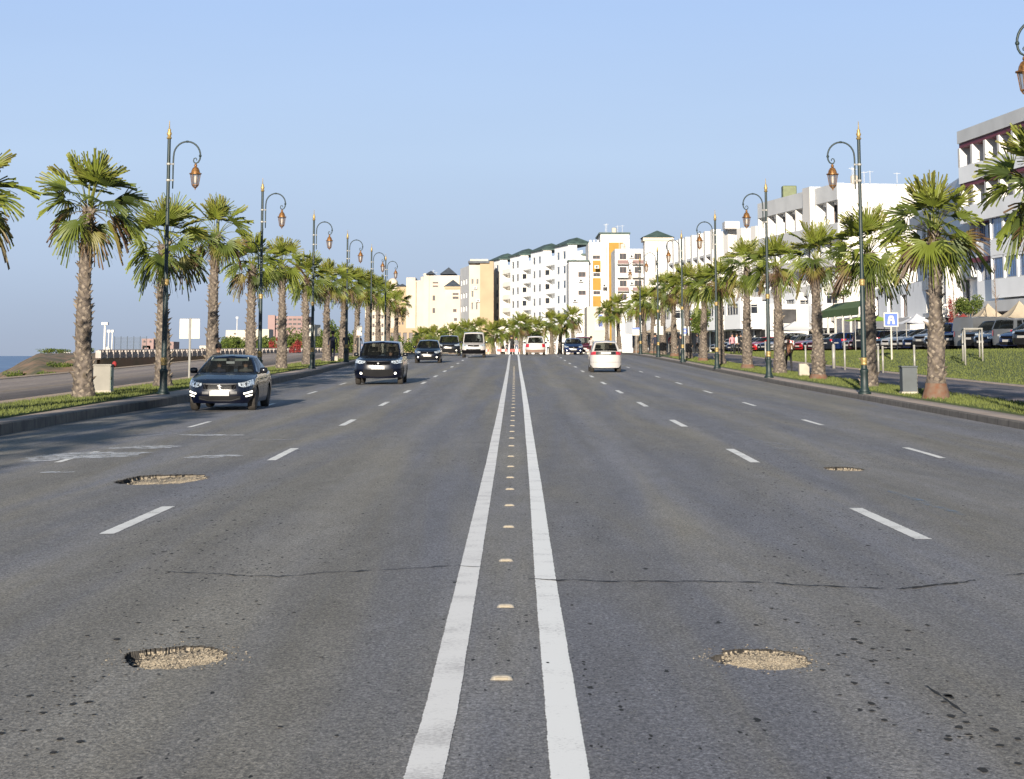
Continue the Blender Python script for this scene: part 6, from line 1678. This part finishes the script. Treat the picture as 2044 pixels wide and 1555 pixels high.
for i, (px, d, h, lb) in enumerate([(1825, 93, 1.2, 'single pipe post left of the brown footed palm'), (1762, 96, 1.15, 'pipe post left of the blue arch sign'), (1686, 104, 1.3, 'pipe post left of the first landward lamp post'),
        (1664, 108, 1.2, 'stout pipe post on the bank between two landward palms'), (1608, 116, 1.05, 'pipe post on the bank beside the brown coated pedestrian'), (1528, 132, 1.2, 'pipe post behind the second landward lamp post'), (1753, 97, 1.15, 'twin pipe post next to the blue arch sign')]):
    X = LX(px, d); rt = empty('pipe_post', (X, d, bank_z(X, d)), 0, lb, 'post', 'pipe frames and posts on the bank')
    b = MB(); b.smooth = True; b.tube([(0, 0, -.1), (0, 0, h)], .05 if i != 3 else .09, 8); b.build('post', M['steel'], rt); b = MB(); b.smooth = True; b.lathe([(.06, h), (.06, h + .03), (.03, h + .06), (0, h + .065)], 8); b.build('cap', M['steel'], rt)
# market canopies, awnings behind the parked cars
M['canvas'] = mat('cream_canvas', (.33, .275, .20), .9, var=.08); M['canvas_white'] = mat('white_canvas', (.42, .43, .46), .8); M['canvas_green'] = mat('lime_canvas', (.17, .27, .03), .8); M['canvas_green2'] = mat('green_canvas', (.07, .12, .03), .8); M['canvas_red'] = mat('red_canvas', (.15, .018, .015), .8)
def tent(X, d, z, w, h, hp, m, label, name='market_tent', ov=.0):
    rt = empty(name, (X, d, z), R(10), label, 'tent', 'canopies behind the parked cars')
    b = MB(); b.smooth = False; n = 6; pk = Vector((0, 0, h + hp)); rows = []
    cor = [Vector((-w, -w * .8, h)), Vector((w, -w * .8, h)), Vector((w, w * .8, h)), Vector((-w, w * .8, h))]
    for i in range(4):
        a, c = cor[i], cor[(i + 1) % 4]; rows = []
        for k in range(n + 1):
            f = k / n; row = []
            for j in range(n + 1):
                q = a.lerp(c, j / n); p = q.lerp(pk, f); p.z = h + hp * f ** 1.6 - .12 * math.sin(PI * j / n) * (1 - f); row.append(p)
            rows.append(row)
        b.grid(rows)
    b.build('canopy', m, rt)
    for c in cor:
        b = MB(); b.tube([(c.x, c.y, 0), (c.x, c.y, h)], .03, 6); b.build('pole', M['steel'], rt)
for (px, d, w, h, hp, m, lb) in [(1975, 128, 1.1, 2.0, .95, 'canvas', 'cream peaked tent behind the parked cars near the right edge'), (2038, 124, 1.2, 2.0, 1.0, 'canvas', 'cream tent cut by the right edge'),
        (1832, 138, 1.1, 1.9, .6, 'canvas_white', 'white domed parasol tent left of the brown footed palm'), (1738, 152, 1.6, 2.3, .5, 'canvas_green', 'lime green awning tent behind the arch sign'), (2005, 121, .8, 1.55, .2, 'canvas_red', 'low red awning in front of the cream tents'),
        (1925, 132, .4, 2.1, .3, 'canvas_red', 'small red and cream awning left of the cream tents'), (1588, 190, 2.2, 2.0, .8, 'grey_wall', 'grey thatch-like kiosk roof beyond the bank'), (1306, 230, 1.4, 2.2, .5, 'canvas', 'small cream stall roof beyond the blank sign'),
        (1340, 226, 1.3, 2.3, .5, 'canvas', 'cream stall roof right of the blank sign'), (1388, 205, .9, 3.2, .3, 'canvas_red', 'salmon stall board right of the blue disc sign')]:
    X = LX(px, d); tent(X, d, park_z(X, d), w, h, hp, M[m], lb)
# green awning building strip (bus shelter like)
X0, X1 = LX(1640, 176), LX(1716, 160)
rt = empty('green_awning', (0, 0, 0), 0, 'long green awning on white posts under the hotel', 'awning')
b = MB(); b.poly([(X0, 176, 5.2), (X1, 160, 5.2), (X1 + 1.5, 161.5, 5.9), (X0 + 1.5, 177.5, 5.9)]); b.poly([(X0, 176, 4.6), (X1, 160, 4.6), (X1, 160, 5.2), (X0, 176, 5.2)]); b.build('canopy', M['canvas_green2'], rt)
for k in range(6):
    f = k / 5; x, y = lerp(X0, X1, f), lerp(176, 160, f); b = MB(); b.box((x, y, 3.2), (.09, .09, 1.45)); b.build('post', M['steel'], rt)
b = MB(); b.poly([(X0 + 1.4, 177.4, 1.8), (X1 + 1.4, 161.4, 1.8), (X1 + 1.4, 161.4, 4.6), (X0 + 1.4, 177.4, 4.6)]); b.build('glazing', M['win_blue'], rt)
M['balus'] = mat('weathered_balusters', (.33, .29, .26), .85)
# balustrade and wall along the seaward headland
A0 = W(196, 726, 150); B0 = W(700, 711, 236);  L = (B0 - A0).length
rt = empty('white_wall', (0, 0, 0), 0, 'long white balustrade wall along the headland', 'wall')
b = MB(); n = 60
hb_ = [(lerp(A0.x, B0.x, i / n), lerp(A0.y, B0.y, i / n)) for i in range(n + 1)]
tt = Vector((B0.x - A0.x, B0.y - A0.y)).normalized(); nn = Vector((tt.y, -tt.x)) * .12
def zl(x, y): return lerp(A0.z, B0.z, (y - A0.y) / (B0.y - A0.y))
for i in range(n):
    (xa, ya), (xb, yb) = hb_[i], hb_[i + 1]; za, zb = zl(xa, ya), zl(xb, yb)
    for (s0, s1) in ((1, -1),):
        q = [(xa + nn.x, ya + nn.y, za - .5), (xb + nn.x, yb + nn.y, zb - .5), (xb + nn.x, yb + nn.y, zb + .42), (xa + nn.x, ya + nn.y, za + .3), (xa - nn.x, ya - nn.y, za + .3), (xb - nn.x, yb - nn.y, zb + .42), (xa - nn.x, ya - nn.y, za - .5), (xb - nn.x, yb - nn.y, zb - .5)]
        b.poly(q[:4]); b.poly([q[3], q[2], q[5], q[4]]); b.poly([q[4], q[5], q[7], q[6]])
b.build('wall_base', M['earth'], rt)
b = MB()
for i in range(n):
    (xa, ya), (xb, yb) = hb_[i], hb_[i + 1]; b.tube([(xa, ya, zl(xa, ya) + .95), (xb, yb, zl(xb, yb) + .95)], .07, 4)
    for f in (0, .5): x, y = lerp(xa, xb, f), lerp(ya, yb, f); b.box((x, y, zl(x, y) + .68), (.2 if f == 0 else .14, .08, .27))
b.build('balustrade', M['balus'], rt)
# sports net and white masts on the headland
def mast(px, d, ytop, label, r=.09):
    X = LX(px, d); z0 = land_z(X, d); zt = Zp(ytop, d); rt = empty('light_mast', (X, d, z0), 0, label, 'mast', 'white masts on the headland')
    b = MB(); b.smooth = True; b.tube([(0, 0, 0), (0, 0, zt - z0)], [r, r * .7], 8); b.build('pole', M['white_wall'], rt); b = MB(); b.box((0, 0, zt - z0), (r * 2.2, r * 2, .12)); b.build('lamp_head', M['grey_wall'], rt)
mast(208, 190, 646, 'tall white mast right of the spiky seaward palm', .13); mast(216, 200, 661, 'shorter white mast beside the tall one', .07); mast(223, 202, 661, 'thin white mast nearest the sports net', .07); mast(472, 300, 634, 'distant white street lamp left of the pinkish office', .08)
rt = empty('sports_net', (0, 0, 0), 0, 'high grey mesh fence of a sports pitch on the headland', 'net fence'); d = 215
xa, xb = LX(228, d), LX(292, d); z0, z1 = 1.3, Zp(673, d); b = MB()
for i in range(41): x = lerp(xa, xb, i / 40); b.box((x, d, (z0 + z1) / 2), (.006, .006, (z1 - z0) / 2))
for i in range(15): z = lerp(z0, z1, i / 14); b.box(((xa + xb) / 2, d, z), ((xb - xa) / 2, .006, .006))
b.build('mesh', M['lamp_green'], rt)
for i in range(6): b = MB(); x = lerp(xa, xb, i / 5); b.tube([(x, d, z0), (x, d, z1 + .1)], .03, 6); b.build('post', M['cab_dark'], rt)
rt = empty('cabin', (LX(214, 205), 205, 1.45), 0, 'small white cabin at the foot of the masts', 'cabin', scale=(.6, .6, .45)); b = MB(); b.box((0, 0, .7), (.55, .5, .7)); b.build('wall', M['white_wall'], rt); b = MB(); b.poly([(-.65, -.6, 1.4), (.65, -.6, 1.4), (0, 0, 1.9)]); b.poly([(.65, -.6, 1.4), (.65, .6, 1.4), (0, 0, 1.9)]); b.poly([(.65, .6, 1.4), (-.65, .6, 1.4), (0, 0, 1.9)]); b.poly([(-.65, .6, 1.4), (-.65, -.6, 1.4), (0, 0, 1.9)]); b.build('roof', M['white_wall'], rt); b = MB(); b.box((0, -.505, .55), (.2, .01, .5)); b.build('door', M['grey_wall'], rt)
c = copy_tree(pk['hatch']); c.name = 'hatchback_car'; set_paint(c, P['white']); c.location = (LX(141, 900), 900, land_z(LX(141, 900), 900)); c.rotation_euler = (0, 0, R(80)); tag(c, 'tiny white car parked on the headland behind the spiky palm', 'car')
# red and white barriers on the crest
M['barrier_red'] = mat('red_barrier', (.50, .05, .04), .6)
for (px, d, lb) in ((1003, 193, 'low red and white barrier left of the people on the crest'), (1030, 193, 'low red and white barrier right of the people on the crest'), (968, 196, 'low red and white barrier right of the white van')):
    rt = empty('road_barrier', (LX(px, d), d, zr(d)), 0, lb, 'barrier', 'barriers on the crest')
    b = MB(); b.box((-.3, 0, .38), (.22, .04, .12)); b.box((.3, 0, .38), (.08, .04, .12)); b.build('red_panel', M['barrier_red'], rt); b = MB(); b.box((.07, 0, .38), (.148, .04, .12)); b.build('white_panel', M['sign_white'], rt)
    for sx in (-1, 1): b = MB(); b.box((sx * .32, 0, .13), (.03, .2, .13)); b.build('leg', M['steel'], rt)
# balustraded terrace with red blossom, bare saplings
rt = empty('terrace', (0, 0, 0), 0, 'raised terrace with white balusters under the tall flats', 'terrace'); d0 = 146
xa, xb = LX(1858, d0), LX(1925, d0)
b = MB(); b.box(((xa + xb) / 2, d0 + 1, 2.9), ((xb - xa) / 2, 1.0, 1.25)); b.build('base', M['dark_shop'], rt)
b = MB(); b.box(((xa + xb) / 2, d0 + .1, 4.25), ((xb - xa) / 2, .12, .08)); b.box(((xa + xb) / 2, d0 + .1, 5.05), ((xb - xa) / 2, .1, .06))
for i in range(7): x = lerp(xa, xb, (i + .5) / 7); b.lathe([(.06, 4.33), (.15, 4.5), (.16, 4.65), (.07, 4.85), (.1, 4.99)], 8, (x, d0 + .1, 0))
b.build('balustrade', M['white_wall'], rt)
M['leafg'] = leaf_mat('bush_leaf', [(0, (.03, .05, .012)), (.5, (.075, .11, .02)), (1, (.16, .19, .04))])
M['leafr'] = leaf_mat('red_leaf', [(0, (.12, .02, .02)), (1, (.35, .06, .05))])
M['wood'] = mat('grey_brown_wood', (.16, .12, .09), .9, scale=8)
def bush(name, X, d, z, rx, ry, h, n, m, label, cat='bush', group=None, trunk=.0, seed=1, leaf=.10):
    rnd = random.Random(seed); rt = empty(name, (X, d, z), 0, label, cat, group)
    b = MB(); b.smooth = True; cl = [(rnd.uniform(-.65, .65) * rx, rnd.uniform(-.65, .65) * ry, trunk + (h - trunk) * rnd.uniform(.25, .8), rnd.uniform(.28, .5)) for _ in range(9)]
    for k in range(5):
        c = cl[k]; b.tube([(rnd.uniform(-.05, .05), 0, 0), (c[0] * .3, c[1] * .3, max(.1, trunk * .9)), (c[0] * .8, c[1] * .8, c[2])], [.05 * h / 2, .035 * h / 2, .012], 5)
    b.build('stem', M['wood'], rt)
    V, F_, T = [], [], []
    for k in range(n):
        c = rnd.choice(cl); rr = c[3] * rnd.random() ** .4; a, e_ = rnd.uniform(0, 2 * PI), math.asin(rnd.uniform(-1, 1))
        p = Vector((c[0] + rx * rr * math.cos(a) * math.cos(e_), c[1] + ry * rr * math.sin(a) * math.cos(e_), c[2] + (h - trunk) * .8 * rr * math.sin(e_)))
        u = Vector((rnd.gauss(0, 1), rnd.gauss(0, 1), rnd.gauss(0, 1))).normalized(); v = u.orthogonal().normalized(); s_ = leaf * rnd.uniform(.6, 1.3); b0 = len(V)
        V += [tuple(p - u * s_), tuple(p + v * s_ * .45), tuple(p + u * s_), tuple(p - v * s_ * .45)]; F_.append((b0, b0 + 1, b0 + 2, b0 + 3)); T += [rnd.random()] * 4
    c_ = link_mesh('foliage', attr_mesh('foliage', V, F_, T, [M[m]]), rt); return rt
rb = random.Random(12)
hb = [(455, 250, 3.0, 2.2), (483, 246, 3.2, 2.3), (512, 250, 2.8, 2.4), (540, 244, 3.0, 2.2), (566, 240, 3.2, 2.1), (594, 236, 3.4, 3.0), (622, 232, 2.6, 2.9), (648, 228, 2.6, 3.6), (676, 225, 2.4, 3.8), (700, 222, 2.6, 3.2)]
pos = ['leftmost bush of the row right of the tall palm trunk', 'second bush of the row, under the flat roofed cream house', 'third bush, right of the fifth palm trunk', 'bush left of the second seaward lamp post',
       'bush under the left end of the pinkish office', 'rounded bush under the pinkish office', 'bush right of the pinkish office', 'tall bush behind the navy clothed pedestrian', 'tall bush between the last lit palm trunks', 'bush before the cream flats']
for i, px in enumerate((92, 118, 168)): bush('bush', LX(px, 420), 420, land_z(LX(px, 420), 420), 2.6, 1.5, 1.2, 350, 'leafg', ['low scrub nearest the cliff edge on the headland', 'middle low scrub on the headland top', 'low scrub on the headland beside the palm trunk'][i], 'bush', 'scrub on the headland', seed=90 + i, leaf=.2)
for i, ((px, d, w, h), lb) in enumerate(zip(hb, pos)): bush('bush', LX(px, d), d, 1.3, w * .62, 1.5, h, 1500, 'leafg', lb, 'bush', 'bushes along the far promenade', seed=i, leaf=.17)
for i, (px, d, lb) in enumerate([(548, 205, 'rusty red shrub left, near the second seaward lamp post'), (590, 200, 'rusty red shrub left of the sixth palm trunk')]): bush('shrub', LX(px, d), d, zr(d), .7, .6, 1.5, 500, 'leafr', lb, 'shrub', 'rusty shrubs', seed=40 + i, leaf=.12)
for i, (px, d, w, h, z) in enumerate([(870, 300, 3.5, 4.0, 1.4), (838, 310, 3.5, 3.6, 1.4), (900, 290, 3.0, 4.2, 1.4), (800, 300, 3.6, 2.6, 1.4), (930, 285, 3.0, 4.4, 1.4)]):
    bush('bush', LX(px, d), d, z, w * .6, 1.8, h, 1300, 'leafg', ['bush above the second dark car', 'bush left of the tree clump before the cream flats', 'tree-like bush left of the white van', 'low bush above the tall off-roader', 'tree-like bush above the white van'][i], 'bush', 'bushes before the cream flats', seed=60 + i, leaf=.2)
bush('clipped_tree', LX(1938, 142), 142, 2.4, 1.0, 1.0, 3.3, 2200, 'leafg', 'clipped dark green tree beside the red blossom under the tall flats', 'tree', trunk=1.9, seed=77, leaf=.10)
bush('red_shrub', LX(1905, 143), 143, 3.6, .6, .4, 1.9, 700, 'leafr', 'red flowering shrub on the terrace balustrade', 'shrub', seed=78, leaf=.08)
bush('dark_shrub', LX(1682, 170), 170, 6.1, .9, .6, 1.1, 600, 'leafg', 'dark shrub hanging at a hotel balcony', 'shrub', seed=79, leaf=.12)
bush('green_tree', LX(1402, 180), 180, 1.9, 1.1, .8, 3.4, 1500, 'leafg', 'dark leafy tree behind the sixth landward palm', 'tree', trunk=1.2, seed=80, leaf=.14)
def sapling(px, d, h, label, seed):
    rnd = random.Random(seed); X = LX(px, d); z = bank_z(X, d) if X < 24.4 else park_z(X, d); rt = empty('bare_sapling', (X, d, z), 0, label, 'sapling', 'bare saplings in front of the tall flats')
    b = MB(); b.smooth = True; b.tube([(0, 0, 0), (.04, 0, h * .5), (0, 0, h)], [.05, .035, .012], 6); b.build('trunk', M['wood'], rt); b = MB(); b.smooth = True
    for k in range(26):
        z0 = h * rnd.uniform(.35, .95); a = rnd.uniform(0, 2 * PI); l_ = rnd.uniform(.25, .6) * (1.1 - z0 / h * .6); p = Vector((0, 0, z0)); q = p + Vector((math.cos(a) * l_ * .6, math.sin(a) * l_ * .6, l_ * .9)); b.tube([p, p.lerp(q, .5) + Vector((0, 0, -.03)), q], [.016, .010, .004], 4)
    b.build('branches', M['wood'], rt)
for i, (px, d, z, w) in enumerate(((40, 176, -1.0, 1.5), (18, 168, -1.6, 1.2), (118, 178, .2, 1.3), (95, 172, -.6, 1.0))):
    X = LX(px, d); bush('bush', X, d, land_z(X, d) - .1, w, .8, .7, 500, 'leafg', ['dark scrub on the cliff face near the water', 'dark scrub lowest on the cliff face at the left edge', 'scrub high on the earthy headland slope', 'small scrub halfway up the earthy headland slope'][i], 'bush', 'scrub on the cliff', seed=120 + i, leaf=.10)
sapling(1906, 128, 5.0, 'bare sapling left of the clipped tree', 1); sapling(1990, 122, 5.2, 'bare sapling before the shop canopy of the tall flats', 2)
# old-fashioned small lamp in the car park
rt = empty('car_park_lamp', (LX(1748, 150), 150, park_z(26, 150)), 0, 'small black lamp post behind the lime awning', 'street lamp'); b = MB(); b.smooth = True; b.tube([(0, 0, 0), (0, 0, 4.6)], .05, 6); b.build('pole', M['lamp_green'], rt); b = MB(); b.smooth = True; b.tube([(-.45, 0, 4.5), (-.3, 0, 4.75), (0, 0, 4.6), (.3, 0, 4.75), (.45, 0, 4.5)], .03, 6); b.build('arm', M['lamp_green'], rt)
for sx in (-1, 1): b = MB(); b.lathe([(.03, 4.5), (.16, 4.35), (.12, 4.1), (.04, 4.05)], 8, (sx * .45, 0, 0)); b.build('lantern', M['lamp_green'], rt)
# litter bin and low stone boxes on the verges
for (px, d, X_, w, h, m, lb, nm) in ((1604, 88, None, .22, .55, 'concrete', 'low grey concrete block behind the third landward palm', 'concrete_block'), (664, 130, None, .35, .35, 'concrete', 'pale concrete bench block beneath the navy clothed pedestrian', 'concrete_bench')):
    X = LX(px, d); b = MB(); b.box((X, d, zr(d) + KH + h / 2), (w, .2, h / 2)); o = b.build(nm, M[m]); bevel(o, .03, 3); tag(o, lb, 'concrete block')
print('OBJECTS', len(bpy.data.objects))
